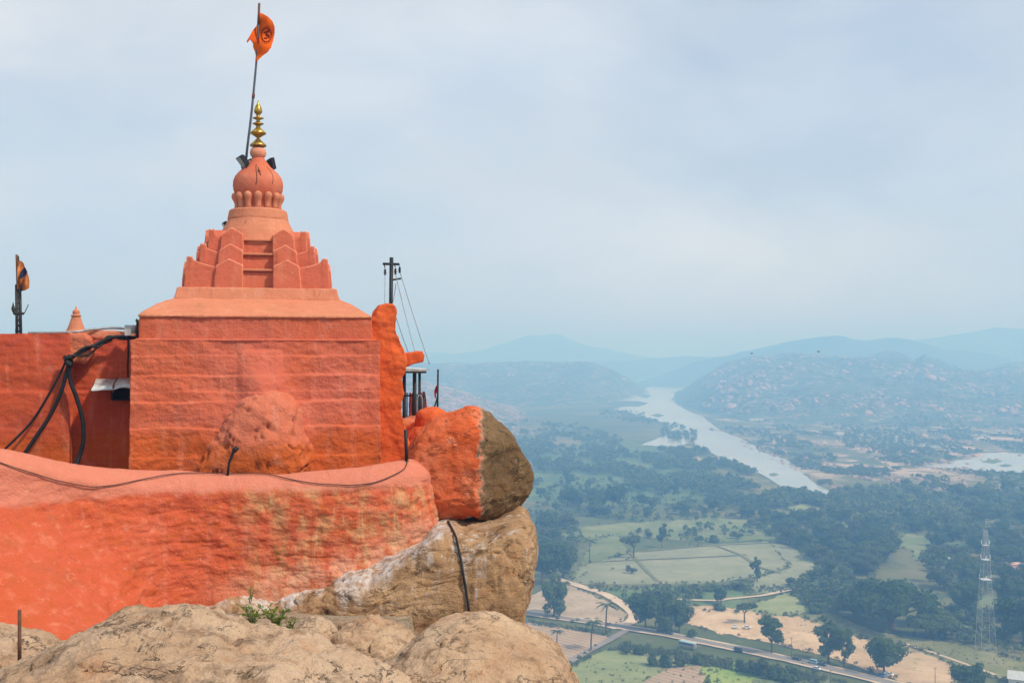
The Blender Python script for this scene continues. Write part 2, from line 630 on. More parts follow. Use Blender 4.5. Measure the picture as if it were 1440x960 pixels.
def mat_rock(name, base, light, dark, streak=0.0, seed=0.0, painted=None, relief=1.0, soot=0.0, lime=False):
    k = N(name)
    p = k.scaled(1.0, loc=(seed * 3.1, seed * 1.7, seed * 2.3))
    big = k.noise(0.8, 5, 0.6, p)
    mid = k.noise(3.5, 6, 0.65, p, 0.3)
    fine = k.noise(28.0, 5, 0.7, p)
    c = k.mix(k.maprange(big, 0.35, 0.68), base, light)
    c = k.mix(k.math('MULTIPLY', k.maprange(mid, 0.50, 0.68), 0.85), c, dark)
    lay = k.noise(1.0, 6, 0.68, k.scaled((2.2, 2.2, 5.5), p, rot=(0.2, 0.3, 0.0)), 0.4)
    c = k.mix(k.math('MULTIPLY', k.maprange(lay, 0.56, 0.66), 0.45), c, tuple(0.75 * a for a in dark))
    c = k.mix(k.math('MULTIPLY', k.maprange(k.noise(7.0, 6, 0.7, p), 0.56, 0.70), 0.6), c, light)
    c = k.mix(k.math('MULTIPLY', k.maprange(k.noise(2.3, 5, 0.6, k.scaled(1.0, p, loc=(9, 9, 9))), 0.54, 0.70), 0.45), c, (base[0] * 1.15, base[1] * 0.88, base[2] * 0.70))
    c = k.mix(k.math('MULTIPLY', k.maprange(k.noise(1.7, 5, 0.62, p, 0.8), 0.55, 0.7), 0.55), c, tuple(0.6 * a for a in dark))
    c = k.mix(k.math('MULTIPLY', k.maprange(fine, 0.54, 0.72), 0.55), c, tuple(0.55 * a for a in dark))
    c = k.mix(k.math('MULTIPLY', k.maprange(k.noise(55.0, 2, 0.6, p), 0.58, 0.72), 0.4), c, tuple(min(0.8, 1.35 * a) for a in light))
    # sheeting cracks
    fl = k.noise(1.0, 5, 0.62, k.scaled((1.5, 1.5, 5.5), p, rot=(0.25, 0.35, 0.3)), 0.6)
    e = k.math('ABSOLUTE', k.math('SUBTRACT', fl, 0.53))
    gate = k.maprange(k.noise(1.6, 4, 0.6, p), 0.50, 0.60)
    cr = k.math('MULTIPLY', k.maprange(e, 0.016, 0.002), gate)
    c = k.mix(k.math('MULTIPLY', cr, 0.22), c, (0.10, 0.05, 0.032))
    pit = k.maprange(k.noise(13.0, 5, 0.7, p), 0.60, 0.68)
    c = k.mix(k.math('MULTIPLY', pit, 0.55), c, tuple(0.45 * a for a in dark))
    step_ = k.math('MULTIPLY', k.maprange(fl, 0.515, 0.545), 0.8)
    # vertical water stains
    if streak > 0:
        s = k.noise(1.0, 5, 0.62, k.scaled((7.0, 7.0, 0.45), p))
        s2 = k.noise(1.1, 4, 0.6, p)
        c = k.mix(k.math('MULTIPLY', k.math('MULTIPLY', k.maprange(s, 0.5, 0.64), k.maprange(s2, 0.40, 0.58)), streak), c, (0.62, 0.56, 0.52))
    if soot > 0:
        s = k.noise(1.0, 5, 0.62, k.scaled((3.5, 3.5, 0.5), p, loc=(5, 5, 5)))
        c = k.mix(k.math('MULTIPLY', k.maprange(s, 0.5, 0.7), soot), c, (0.06, 0.045, 0.035))
    if lime:
        at = k.node("ShaderNodeAttribute")
        at.attribute_name = "lime"
        lf = k.math('MULTIPLY', at.outputs["Fac"], k.maprange(k.noise(1.0, 6, 0.7, k.scaled((6.0, 6.0, 1.6), p)), 0.36, 0.58))
        c = k.mix(k.math('MULTIPLY', lf, 0.85), c, (0.70, 0.64, 0.60))
    h = k.math('ADD', k.math('ADD', k.math('MULTIPLY', mid, 1.0), k.math('MULTIPLY', lay, 0.9)), k.math('MULTIPLY', fine, 0.30))
    h = k.math('ADD', k.math('SUBTRACT', h, k.math('MULTIPLY', cr, 0.5)), k.math('MULTIPLY', step_, gate))
    nrm = k.bump(h, 0.9 * relief, 0.08)
    if painted is not None:
        xx = k.xyz()
        edge = k.math('ADD', k.math('ADD', xx[0], k.math('MULTIPLY', xx[1], painted[1])), k.math('MULTIPLY', k.math('SUBTRACT', k.noise(3.4, 8, 0.78, None, 0.6), 0.5), 0.62))
        f = k.maprange(edge, painted[0] + 0.012, painted[0] - 0.012)
        pc = k.mix(k.maprange(k.noise(1.5, 5, 0.6), 0.35, 0.68), (0.66, 0.115, 0.030), (0.74, 0.20, 0.085))
        pc = k.mix(k.math('MULTIPLY', k.maprange(fine, 0.56, 0.74), 0.4), pc, (0.34, 0.05, 0.02))
        pc = k.mix(k.math('MULTIPLY', k.maprange(k.noise(3.0, 6, 0.7), 0.56, 0.72), 0.55), pc, (0.74, 0.30, 0.19))
        rim = k.math('MULTIPLY', k.maprange(edge, painted[0] + 0.05, painted[0]), k.maprange(edge, painted[0] - 0.05, painted[0]))
        c = k.mix(f, c, pc)
        c = k.mix(k.math('MULTIPLY', rim, 0.4), c, (0.7, 0.42, 0.3))
    return k.done(c, 0.9, nrm, spec=0.15)


RED = (0.60, 0.145, 0.085)
ORANGE = (0.60, 0.115, 0.028)
M_WALL = mat_paint("painted_wall", RED, ORANGE, zsplit=H - 1.50)
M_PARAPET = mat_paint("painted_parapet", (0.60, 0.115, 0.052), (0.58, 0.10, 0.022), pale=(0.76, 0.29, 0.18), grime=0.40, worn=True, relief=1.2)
M_TOWER = mat_paint("painted_tower", (0.58, 0.135, 0.075), (0.62, 0.19, 0.085), grime=0.30, relief=0.55, stretch=False, pale=(0.70, 0.28, 0.17), edges=0.75)
M_BAND = mat_paint("pale_band", (0.62, 0.22, 0.12), (0.60, 0.24, 0.12), grime=0.35, relief=0.6, stretch=False, pale=(0.76, 0.38, 0.27))
M_SIDE = mat_paint("painted_buttress", (0.68, 0.115, 0.030), (0.72, 0.13, 0.025), grime=0.3, relief=0.9, stretch=False, pale=(0.74, 0.22, 0.08))
M_EMB = mat_paint("painted_rock", (0.66, 0.19, 0.105), (0.64, 0.135, 0.028), zsplit=H - 1.75, grime=0.35, relief=1.5, stretch=False, pale=(0.78, 0.36, 0.25))
M_WING = mat_paint("painted_wing", (0.52, 0.085, 0.042), (0.56, 0.10, 0.020), zsplit=H - 1.65, grime=0.45, relief=0.7)
M_ROCK = mat_rock("granite", (0.46, 0.28, 0.165), (0.60, 0.42, 0.27), (0.24, 0.138, 0.075))
M_ROCKF = mat_rock("granite_front", (0.46, 0.285, 0.168), (0.62, 0.435, 0.29), (0.22, 0.128, 0.072), seed=2.0, relief=1.2)
M_ROCKB = mat_rock("granite_stained", (0.38, 0.215, 0.105), (0.50, 0.31, 0.165), (0.17, 0.09, 0.042), streak=0.6, seed=4.0, lime=True)
M_ROCKP = mat_rock("granite_half_painted", (0.165, 0.095, 0.042), (0.27, 0.165, 0.08), (0.07, 0.040, 0.018), streak=0.12, seed=6.0,
                   painted=(W(676, 650, 20.3)[0] - 0.25 * 20.3 * 0.0, 0.0), soot=0.35)
M_BLACK = plain("black_plastic", (0.015, 0.015, 0.017), 0.5)
M_DARK = plain("dark_iron", (0.035, 0.032, 0.03), 0.6)
M_CABLE = plain("cable_rubber", (0.012, 0.012, 0.013), 0.55)
M_WIRE = plain("thin_wire", (0.12, 0.05, 0.035), 0.6)
M_STEEL = plain("grey_steel", (0.30, 0.31, 0.32), 0.45, 0.3)
M_ZINC = plain("zinc_sheet", (0.58, 0.58, 0.56), 0.5, 0.1)
M_GOLD = plain("brass", (0.52, 0.32, 0.06), 0.38, 0.75, 0.45, 14.0, 0.5)
M_GLASS = plain("lamp_glass", (0.35, 0.36, 0.36), 0.2, 0.0)
M_FLAG = plain("saffron_cloth", (0.82, 0.13, 0.012), 0.9, 0, 0.12, 5.0, 0.05)
M_FLAG2 = plain("ochre_cloth", (0.62, 0.22, 0.07), 0.9, 0, 0.3, 6.0, 0.05)
M_NAVY = plain("navy_cloth", (0.03, 0.035, 0.075), 0.9, 0, 0.3, 6.0, 0.05)
M_REDCL = plain("crimson_cloth", (0.42, 0.03, 0.04), 0.9, 0, 0.3, 6.0, 0.05)
M_EMBLEM = plain("emblem_print", (0.20, 0.025, 0.012), 0.9, 0, 0.1, 6.0, 0.05)
M_POLE = plain("flag_staff", (0.10, 0.11, 0.13), 0.5)
M_WOOD = plain("weathered_wood", (0.16, 0.11, 0.07), 0.8)
M_RUST = plain("rusty_iron", (0.16, 0.07, 0.04), 0.8)
M_WHITE = plain("white_paint", (0.75, 0.75, 0.74), 0.5, 0, 0.08)

EXEC_PARTS = []
# ------------------------------------------------------------------ the valley: ground, river, hills, fields, roads
def ground_mat():
    k = N("valley_ground")
    p = k.pos
    a = k.noise(0.0045, 6, 0.6, p)
    b = k.noise(0.02, 6, 0.65, p, 0.4)
    c_ = k.noise(0.12, 5, 0.65, p)
    col = k.ramp(a, [(0.34, (0.060, 0.085, 0.030)), (0.47, (0.105, 0.125, 0.045)), (0.56, (0.16, 0.155, 0.065)), (0.68, (0.25, 0.21, 0.11))])
    col = k.mix(k.math('MULTIPLY', k.maprange(b, 0.52, 0.66), 0.65), col, (0.055, 0.082, 0.03))
    col = k.mix(k.math('MULTIPLY', k.maprange(c_, 0.55, 0.72), 0.5), col, (0.27, 0.225, 0.13))
    # bare rock and sand on the river plain
    y = k.xyz()[1]
    x = k.xyz()[0]
    far = k.math('MULTIPLY', k.maprange(y, 1080, 1350), k.maprange(y, 3600, 2600))
    far = k.math('MULTIPLY', far, k.maprange(k.math('SUBTRACT', x, k.math('MULTIPLY', y, 0.16)), -60, 60))
    r1 = k.noise(1.0, 5, 0.62, k.scaled((0.011, 0.0042, 1.0)))
    r2 = k.noise(0.018, 4, 0.6, p, 0.5)
    rock = k.math('MULTIPLY', k.math('MULTIPLY', k.maprange(r1, 0.50, 0.58), k.maprange(r2, 0.42, 0.56)), far)
    col = k.mix(rock, col, (0.52, 0.40, 0.31))
    col = k.mix(k.math('MULTIPLY', k.maprange(k.noise(0.05, 5, 0.65), 0.55, 0.68), k.math('MULTIPLY', far, 0.6)), col, (0.42, 0.33, 0.26))
    return k.done(col, 0.95, spec=0.05)


M_GROUND = ground_mat()
gx = np.concatenate([np.linspace(-18000, -2500, 8), np.linspace(-2000, 3000, 41), np.linspace(3500, 18000, 8)])
gy = np.concatenate([np.linspace(-400, 4000, 60), np.linspace(4500, 34000, 20)])
GX, GY = np.meshgrid(gx, gy, indexing='ij')
struct("ground", MB().grid(np.stack([GX, GY, 0.0 * GX], -1)), M_GROUND)


def sheet(name, px, z, mat, jitter=1.2, seed=0, flat_pts=None):
    """a patch lying on the valley floor; px: corners in the photograph"""
    pts = []
    n = len(px)
    for i in range(n):
        a, b = np.array(px[i], float), np.array(px[(i + 1) % n], float)
        m_ = max(2, int(np.hypot(*(b - a)) / 4))
        for t in np.linspace(0, 1, m_, endpoint=False):
            pts.append(a + (b - a) * t)
    pts = np.array(pts)
    g = np.array([G(x, y) for x, y in pts])
    s = np.array([gg[1] for gg in g]) / F * jitter
    nx = fbm(np.stack([pts[:, 0] / 9, pts[:, 1] / 4, np.full(len(pts), seed)], -1), 3, seed=seed)
    ny = fbm(np.stack([pts[:, 0] / 9, pts[:, 1] / 4, np.full(len(pts), seed + 50.0)], -1), 3, seed=seed + 1)
    g[:, 0] += nx * s * 1.5
    g[:, 1] += ny * s * 4
    g[:, 2] = z
    bm = bmesh.new()
    vs = [bm.verts.new(q) for q in g]
    f = bm.faces.new(vs)
    bmesh.ops.triangulate(bm, faces=[f])
    bmesh.ops.recalc_face_normals(bm, faces=bm.faces)
    if sum(q.normal.z for q in bm.faces) < 0:
        bmesh.ops.reverse_faces(bm, faces=bm.faces)
    me = bpy.data.meshes.new(name)
    bm.to_mesh(me)
    bm.free()
    me.materials.append(mat)
    o = bpy.data.objects.new(name, me)
    COL.objects.link(o)
    o["kind"] = "structure"
    return o


def ribbon(name, px, width, z, mat, seed=0):
    pts = np.array([G(x, y) for x, y in px])
    k = len(pts)
    t = np.linspace(0, k - 1, k * 10)
    out = []
    for x in t:
        i = min(int(x), k - 2)
        f = x - i
        p0, p1, p2, p3 = pts[max(i - 1, 0)], pts[i], pts[i + 1], pts[min(i + 2, k - 1)]
        out.append(0.5 * (2 * p1 + (p2 - p0) * f + (2 * p0 - 5 * p1 + 4 * p2 - p3) * f * f + (3 * p1 - p0 - 3 * p2 + p3) * f ** 3))
    c = np.array(out)
    d = np.gradient(c, axis=0)
    d /= np.linalg.norm(d, axis=1)[:, None] + 1e-9
    nrm = np.stack([-d[:, 1], d[:, 0], 0 * d[:, 0]], 1)
    w = width / 2 * (1 + 0.18 * fbm(np.stack([t * 1.3, 0 * t, 0 * t + seed], -1), 3, seed=seed))
    w2 = width / 2 * (1 + 0.18 * fbm(np.stack([t * 1.3, 0 * t + 9, 0 * t + seed], -1), 3, seed=seed))
    P_ = np.stack([c + nrm * w[:, None], c, c - nrm * w2[:, None]], 1)
    P_[..., 2] = z
    o = struct(name, MB().grid(P_), mat)
    return c


def field_mat(name, a, b, scale=0.03, furrow=0.0, ang=0.0, dark=(0.10, 0.11, 0.04), furrow_c=(0.16, 0.12, 0.07), patch=0.35):
    k = N(name)
    n = k.noise(scale, 6, 0.68, None, 0.5)
    c = k.mix(k.maprange(n, 0.40, 0.62), a, b)
    broad = k.noise(scale * 0.35, 4, 0.6)
    c = k.mix(k.math('MULTIPLY', k.maprange(broad, 0.46, 0.62), 0.5), c, tuple(0.5 * p_ + 0.5 * q_ for p_, q_ in zip(a, dark)))
    c = k.mix(k.math('MULTIPLY', k.maprange(k.noise(scale * 4, 6, 0.72, None, 0.6), 0.54, 0.64), patch), c, dark)
    c = k.mix(k.math('MULTIPLY', k.maprange(k.noise(scale * 17, 4, 0.7), 0.56, 0.68), patch * 0.9), c, dark)
    c = k.mix(k.math('MULTIPLY', k.maprange(k.noise(scale * 8, 5, 0.7, k.scaled(1.0, loc=(50, 20, 0))), 0.58, 0.70), 0.5), c, tuple(min(0.8, 1.25 * p_) for p_ in b))
    if furrow:
        w = k.node("ShaderNodeTexWave")
        k.set(w.inputs["Vector"], k.scaled(1.0, rot=(0, 0, ang)))
        w.inputs["Scale"].default_value = furrow
        w.inputs["Distortion"].default_value = 1.2
        w.inputs["Detail"].default_value = 2
        w.inputs["Detail Scale"].default_value = 0.4
        c = k.mix(k.math('MULTIPLY', k.maprange(w.outputs["Fac"], 0.6, 0.9), 0.55), c, furrow_c)
    return k.done(c, 0.95, spec=0.05)


M_FTAN = field_mat("stubble_field", (0.235, 0.245, 0.145), (0.305, 0.30, 0.185), patch=0.5, dark=(0.15, 0.17, 0.075))
M_FYEL = field_mat("dry_grass_field", (0.16, 0.20, 0.075), (0.25, 0.26, 0.12), patch=0.6)
M_FGRN = field_mat("green_field", (0.10, 0.155, 0.055), (0.16, 0.205, 0.08), patch=0.35, dark=(0.05, 0.08, 0.03))
M_FBRIGHT = field_mat("fresh_grass", (0.22, 0.33, 0.06), (0.30, 0.36, 0.09), patch=0.3)
M_FPALE = field_mat("pale_meadow", (0.23, 0.27, 0.105), (0.31, 0.32, 0.145), scale=0.05, patch=0.55, dark=(0.14, 0.15, 0.06))
M_DIRT = field_mat("bare_earth", (0.52, 0.35, 0.205), (0.65, 0.465, 0.28), scale=0.04, patch=0.65, dark=(0.28, 0.235, 0.11))
M_DIRTG = field_mat("trodden_earth", (0.40, 0.30, 0.20), (0.50, 0.38, 0.26), scale=0.05, patch=0.6, dark=(0.20, 0.18, 0.09))
M_PLOUGH = field_mat("ploughed_field", (0.42, 0.29, 0.19), (0.48, 0.35, 0.24), scale=0.05, furrow=0.085, ang=-0.75, patch=0.25, dark=(0.27, 0.22, 0.12), furrow_c=(0.24, 0.18, 0.10))
M_SLOPE = field_mat("grassy_verge", (0.19, 0.195, 0.075), (0.28, 0.26, 0.12), scale=0.04, patch=0.45)
M_ROAD = field_mat("road_surface", (0.24, 0.215, 0.19), (0.29, 0.255, 0.225), scale=0.06, patch=0.12, dark=(0.2, 0.18, 0.16))
M_ASPH = field_mat("asphalt", (0.15, 0.145, 0.145), (0.19, 0.18, 0.175), scale=0.06, patch=0.12, dark=(0.1, 0.1, 0.1))
M_TRACK = field_mat("dirt_track", (0.58, 0.44, 0.30), (0.66, 0.52, 0.37), scale=0.08, patch=0.12, dark=(0.45, 0.35, 0.24))
M_BUND = field_mat("field_bund", (0.17, 0.17, 0.08), (0.22, 0.20, 0.11), scale=0.1, patch=0.3)

FIELDS = [
    ("field", [(742, 705), (760, 640), (850, 612), (940, 632), (1010, 668), (1000, 700), (900, 712)], M_FGRN),
    ("field", [(742, 770), (780, 745), (880, 735), (1000, 728), (1120, 735), (1130, 755), (1000, 762), (870, 752)], M_FYEL),
    ("field", [(800, 815), (818, 792), (832, 758), (868, 752), (884, 775), (880, 795)], M_FYEL),
    ("field", [(802, 821), (820, 794), (900, 775), (1000, 765), (1080, 761), (1098, 782), (1110, 797), (1062, 810), (1000, 820), (900, 821)], M_FTAN),
    ("field", [(1082, 762), (1112, 768), (1152, 792), (1150, 806), (1098, 832), (1040, 836), (1066, 812), (1112, 798)], M_FTAN),
    ("field", [(1030, 860), (1110, 832), (1140, 860), (1090, 868)], M_FPALE),
    ("field", [(830, 826), (1000, 824), (1060, 820), (1030, 862), (965, 858), (900, 868), (870, 842)], M_FGRN),
    ("field", [(738, 862), (742, 838), (790, 818), (828, 834), (862, 850), (882, 864), (872, 876), (838, 878), (790, 872)], M_DIRTG),
    ("field", [(738, 874), (800, 884), (862, 896), (826, 918), (796, 936), (730, 935)], M_PLOUGH),
    ("field", [(800, 940), (850, 915), (900, 912), (975, 925), (1010, 945), (1010, 990), (790, 990)], M_FPALE),
    ("field", [(905, 958), (945, 938), (985, 936), (1000, 945), (985, 990), (890, 990)], M_PLOUGH),
    ("field", [(985, 938), (1030, 930), (1070, 950), (1160, 970), (1160, 990), (1000, 990)], M_FBRIGHT),
    ("field", [(1060, 955), (1130, 950), (1260, 975), (1260, 990), (1040, 990)], M_FYEL),
    ("field", [(958, 874), (965, 853), (1010, 852), (1090, 866), (1150, 869), (1205, 897), (1272, 907), (1338, 926), (1342, 985), (1235, 948), (1170, 925), (1090, 905), (1010, 890)], M_DIRT),
    ("field", [(1120, 866), (1170, 862), (1230, 888), (1320, 900), (1440, 930), (1500, 950), (1500, 980), (1350, 940), (1270, 906), (1200, 894)], M_SLOPE),
    ("field", [(1262, 768), (1272, 750), (1318, 756), (1312, 772), (1296, 776), (1294, 788), (1284, 786), (1282, 774)], M_FYEL),
    ("field", [(1338, 850), (1350, 838), (1400, 838), (1436, 856), (1430, 866), (1370, 862)], M_FYEL),
    ("field", [(1342, 880), (1360, 872), (1390, 880), (1400, 890), (1360, 888)], M_FYEL),
    ("field", [(1310, 804), (1330, 800), (1352, 812), (1344, 826), (1320, 818)], M_FPALE),
    ("field", [(1105, 715), (1130, 708), (1160, 716), (1150, 728), (1120, 728)], M_FPALE),
    ("field", [(1385, 780), (1440, 776), (1445, 786), (1392, 790)], M_FYEL),
]
rc = np.random.default_rng(61)
for cx_, cy_, w_, h_ in ((1180, 738, 22, 5), (1232, 722, 26, 5), (1345, 768, 20, 6), (1398, 815, 18, 6), (1128, 762, 18, 5), (1215, 775, 16, 5), (1375, 735, 24, 4), (1422, 755, 16, 5), (1155, 780, 14, 4), (1090, 722, 20, 4), (1300, 728, 18, 4)):
    FIELDS.append(("clearing", [(cx_ + w_ * math.cos(t) * rc.uniform(0.6, 1.15), cy_ + h_ * math.sin(t) * rc.uniform(0.6, 1.15)) for t in np.linspace(0, 6.28, 9)[:-1]], (M_FPALE, M_FYEL, M_FGRN)[rc.integers(3)]))
for i, (nm, px, m_) in enumerate(FIELDS):
    sheet(nm, px, 0.02 + 0.02 * i, m_, 0.9 if m_ in (M_FTAN, M_PLOUGH) else 2.2, i * 3.0)
for i, px in enumerate(([(885, 777), (905, 798), (925, 818)], [(836, 790), (905, 787), (1000, 783), (1050, 780)], [(900, 776), (1000, 767), (1095, 763)], [(1000, 765), (1040, 780), (1068, 797), (1098, 806)])):
    ribbon("field_bund", px, 2.6, 0.46 + 0.01 * i, M_BUND, i)
ribbon("track", [(778, 812), (800, 820), (830, 829), (855, 838), (872, 848), (886, 858), (892, 866), (888, 874), (874, 880), (858, 884)], 6.5, 0.55, M_TRACK, 3)
ribbon("track", [(930, 842), (1000, 845), (1030, 842), (1070, 838), (1108, 831), (1150, 828)], 3.2, 0.56, M_TRACK, 4)
ribbon("canal_path", [(793, 936), (820, 920), (850, 904), (872, 892), (884, 885)], 4.2, 0.57, M_ROAD, 5)
ribbon("track", [(1270, 905), (1310, 918), (1345, 930), (1400, 950)], 2.2, 0.57, M_TRACK, 6)
ROADPX = [(380, 815), (560, 836), (690, 852), (740, 862), (780, 868), (830, 875), (880, 883), (940, 893), (1000, 905), (1050, 915), (1100, 926), (1150, 937), (1210, 951), (1280, 968), (1340, 983)]
road_c = ribbon("road_shoulder", ROADPX, 9.5, 0.60, M_TRACK, 7)
ribbon("road", ROADPX, 5.8, 0.64, M_ROAD, 8)

# river
def water_mat():
    k = N("river_water")
    n = k.noise(0.03, 4, 0.6)
    nrm = k.bump(n, 0.05, 1.0)
    c = k.mix(k.maprange(k.noise(0.004, 3, 0.5), 0.4, 0.6), (0.34, 0.36, 0.34), (0.42, 0.43, 0.40))
    return k.done(c, 0.16, nrm, spec=0.8)


M_WATER = water_mat()
sheet("river", [(884, 533), (928, 533.5), (933, 541), (976, 547), (950, 555.5), (944, 561), (950, 568), (966, 577), (990, 587), (1000, 596), (1014, 606), (1040, 616), (1062, 627), (1066, 634), (1082, 639), (1104, 646), (1122, 655), (1131, 668), (1148, 681), (1166, 691),
                (1178, 700), (1168, 704), (1150, 699), (1128, 693), (1106, 689), (1090, 679), (1072, 668), (1052, 660), (1036, 653), (1012, 643), (990, 633), (978, 627), (972, 620), (958, 628), (930, 628), (900, 626), (922, 618), (938, 611), (948, 600), (930, 594),
                (914, 589), (900, 585), (884, 579), (862, 576), (876, 572), (898, 572), (912, 567), (896, 564), (868, 564), (838, 565), (862, 559), (886, 554), (904, 549), (912, 544), (902, 539)], 0.7, M_WATER, 0.7, 77)
sheet("river", [(1288, 656), (1318, 654), (1340, 648), (1376, 645), (1384, 638), (1410, 637), (1500, 640), (1500, 667), (1440, 665), (1392, 663), (1340, 659)], 0.7, M_WATER, 0.9, 78)
sheet("pond", [(1418, 714), (1432, 711), (1470, 712), (1470, 720), (1424, 719)], 0.7, M_WATER, 0.8, 79)
sheet("stream", [(1240, 622), (1262, 617), (1300, 624), (1338, 629), (1336, 632), (1296, 628), (1262, 622)], 0.7, M_WATER, 0.8, 80)


for i, px in enumerate(([(893, 556), (904, 553), (916, 556), (908, 560)], [(916, 584), (924, 581.5), (934, 584), (926, 587)], [(1080, 668), (1088, 665.5), (1096, 668), (1087, 670)], [(1380, 650), (1395, 647), (1412, 649), (1396, 652)],
                        [(1404, 655), (1414, 653), (1424, 655), (1412, 657)], [(996, 604), (1001, 602), (1006, 604.5), (1001, 606)])):
    sheet("islet", px, 1.0, M_FGRN, 1.0, 120 + i)


def hill_mat(name, green, rock, thr=0.5, s=0.012):
    k = N(name)
    a = k.noise(s, 6, 0.65)
    b = k.noise(s * 4, 6, 0.7)
    c = k.mix(k.maprange(a, 0.38, 0.62), green, tuple(1.5 * g for g in green))
    f = k.math('MULTIPLY', k.maprange(b, thr, thr + 0.12), k.maprange(k.noise(s * 1.3, 4, 0.6), 0.38, 0.56))
    c = k.mix(f, c, rock)
    c = k.mix(k.math('MULTIPLY', k.maprange(k.noise(s * 9, 4, 0.7), 0.56, 0.68), 0.7), c, tuple(0.8 * r for r in rock))
    return k.done(c, 0.95, k.bump(b, 0.6, 6.0), spec=0.05)


M_HILLA = hill_mat("scrub_hill", (0.060, 0.085, 0.035), (0.34, 0.25, 0.19))
M_HILLB = hill_mat("rocky_hill", (0.085, 0.095, 0.045), (0.40, 0.28, 0.22), 0.44, 0.015)
M_HILLF = hill_mat("far_hill", (0.05, 0.065, 0.03), (0.14, 0.12, 0.09), 0.55, 0.004)
HILLPTS = {}


def hills(key, ridge, Yr, base, Ye, mat, nx=220, ny=80, rough=0.22, rs=260.0, seed=1.0, pw=1.25):
    rx_, ry_ = np.array(ridge).T
    bx_, by_ = np.array(base).T
    pxs = np.linspace(rx_[0], rx_[-1], nx)
    ss = np.linspace(0, 1.6, ny)
    pp, s_ = np.meshgrid(pxs, ss, indexing='ij')
    zr = H - (np.interp(pp, rx_, ry_) - HY) / F * Yr
    zr = np.maximum(zr, -3)
    Yb = np.interp(pp, bx_, by_)
    Y = np.where(s_ <= 1, Yb + (Yr - Yb) * s_, Yr + (Ye - Yr) * (s_ - 1) / 0.6)
    prof = np.where(s_ <= 1, (np.sin(np.clip(s_, 0, 1) * math.pi / 2)) ** pw, np.cos(np.clip((s_ - 1) / 0.6, 0, 1) * math.pi / 2))
    X = (pp - 720) / F * Y
    n = fbm(np.stack([X / rs, Y / rs, 0 * X + seed], -1), 5, seed=seed)
    n2 = ridged(np.stack([X / rs * 1.7, Y / rs * 1.7, 0 * X + seed], -1), 3, seed=seed)
    w = np.where(s_ <= 1, 1 - sstep(0.75, 1.0, s_) * 0.88, 1.0)
    Z = zr * prof * (1 + rough * (n + 0.35 * (n2 - 1.0)) * w) - 1.5 - 3.0 * (1 - sstep(0, 0.08, s_))
    P_ = np.stack([X, Y, Z], -1)
    HILLPTS[key] = P_
    return struct("hill", MB().grid(P_), mat, smooth=True)


hills("far_left", [(-500, 500), (-200, 482), (100, 488), (350, 478), (560, 492), (640, 497), (680, 491), (715, 483), (745, 476), (765, 474.5), (785, 477), (805, 483), (830, 490), (870, 497), (930, 503)], 8300, [(-500, 7300), (1000, 7300)], 9500, M_HILLF, seed=3, rs=900)
hills("far_right", [(1120, 500), (1190, 491), (1250, 484), (1300, 477), (1340, 470), (1375, 464), (1400, 459), (1420, 460), (1445, 461), (1500, 457), (1600, 470), (1700, 498)], 6800, [(1000, 6000), (1700, 6000)], 7800, M_HILLF, seed=4, rs=900)
hills("mountain", [(840, 560), (920, 530), (980, 507), (1040, 497), (1065, 494), (1090, 490), (1110, 484), (1130, 479.5), (1150, 475), (1172, 471), (1188, 472), (1203, 478), (1230, 479.5), (1262, 477), (1285, 478.5), (1310, 485), (1340, 494), (1380, 500), (1420, 508)], 5100,
      [(800, 4500), (1450, 4500)], 5800, M_HILLF, seed=5, rs=700)
hills("middle", [(-500, 516), (-100, 506), (250, 512), (560, 510), (700, 509), (800, 507), (880, 507), (940, 503), (1000, 501), (1060, 498), (1110, 497), (1200, 500), (1300, 507), (1400, 512), (1500, 514)], 6400, [(500, 5300), (880, 6000), (980, 5600), (1500, 5000)], 7200, M_HILLF, seed=6, rs=500)
hills("left", [(-500, 540), (-300, 520), (0, 505), (250, 512), (480, 504), (560, 510), (620, 513), (660, 518), (700, 514), (750, 514), (790, 511), (815, 508.5), (838, 511), (858, 517), (872, 524), (888, 535), (903, 547), (918, 560)], 4000, [(480, 2800), (800, 2900), (860, 3100), (890, 3600), (920, 3950)], 4900, M_HILLA, seed=7, rs=300)
hills("left_near", [(-420, 560), (-200, 530), (60, 510), (300, 505), (420, 505), (500, 515), (560, 528), (620, 543), (670, 558), (715, 572), (750, 584), (780, 594), (800, 606)], 2650, [(-420, 1500), (620, 1650), (760, 1850), (870, 2300)], 3100, M_HILLB, seed=8, rs=160)
hills("right_back", [(1210, 520), (1280, 514), (1320, 516), (1350, 521), (1385, 516), (1410, 512), (1440, 508), (1500, 503), (1600, 500), (1700, 520)], 4500, [(1200, 3400), (1700, 3400)], 5200, M_HILLA, seed=10, rs=300)
hills("right", [(932, 566), (948, 558), (962, 548), (985, 532), (1010, 520), (1035, 509), (1062, 501), (1090, 503), (1105, 500), (1130, 500.5), (1160, 503.5), (1200, 505.5), (1238, 503), (1262, 500.5), (1272, 500), (1286, 505), (1298, 499.5), (1306, 504),
                (1330, 512), (1355, 522), (1385, 524), (1420, 519), (1450, 521), (1500, 516), (1600, 530)], 3500, [(930, 3400), (960, 2900), (1000, 2450), (1050, 2230), (1150, 2120), (1300, 2060), (1600, 1950)], 4200, M_HILLA, seed=9, rs=260)

# boulders strewn over the slopes and the river plain
M_STONE = plain("pale_boulders", (0.38, 0.28, 0.235), 0.9, 0, 0.3, 0.05, 0.05)


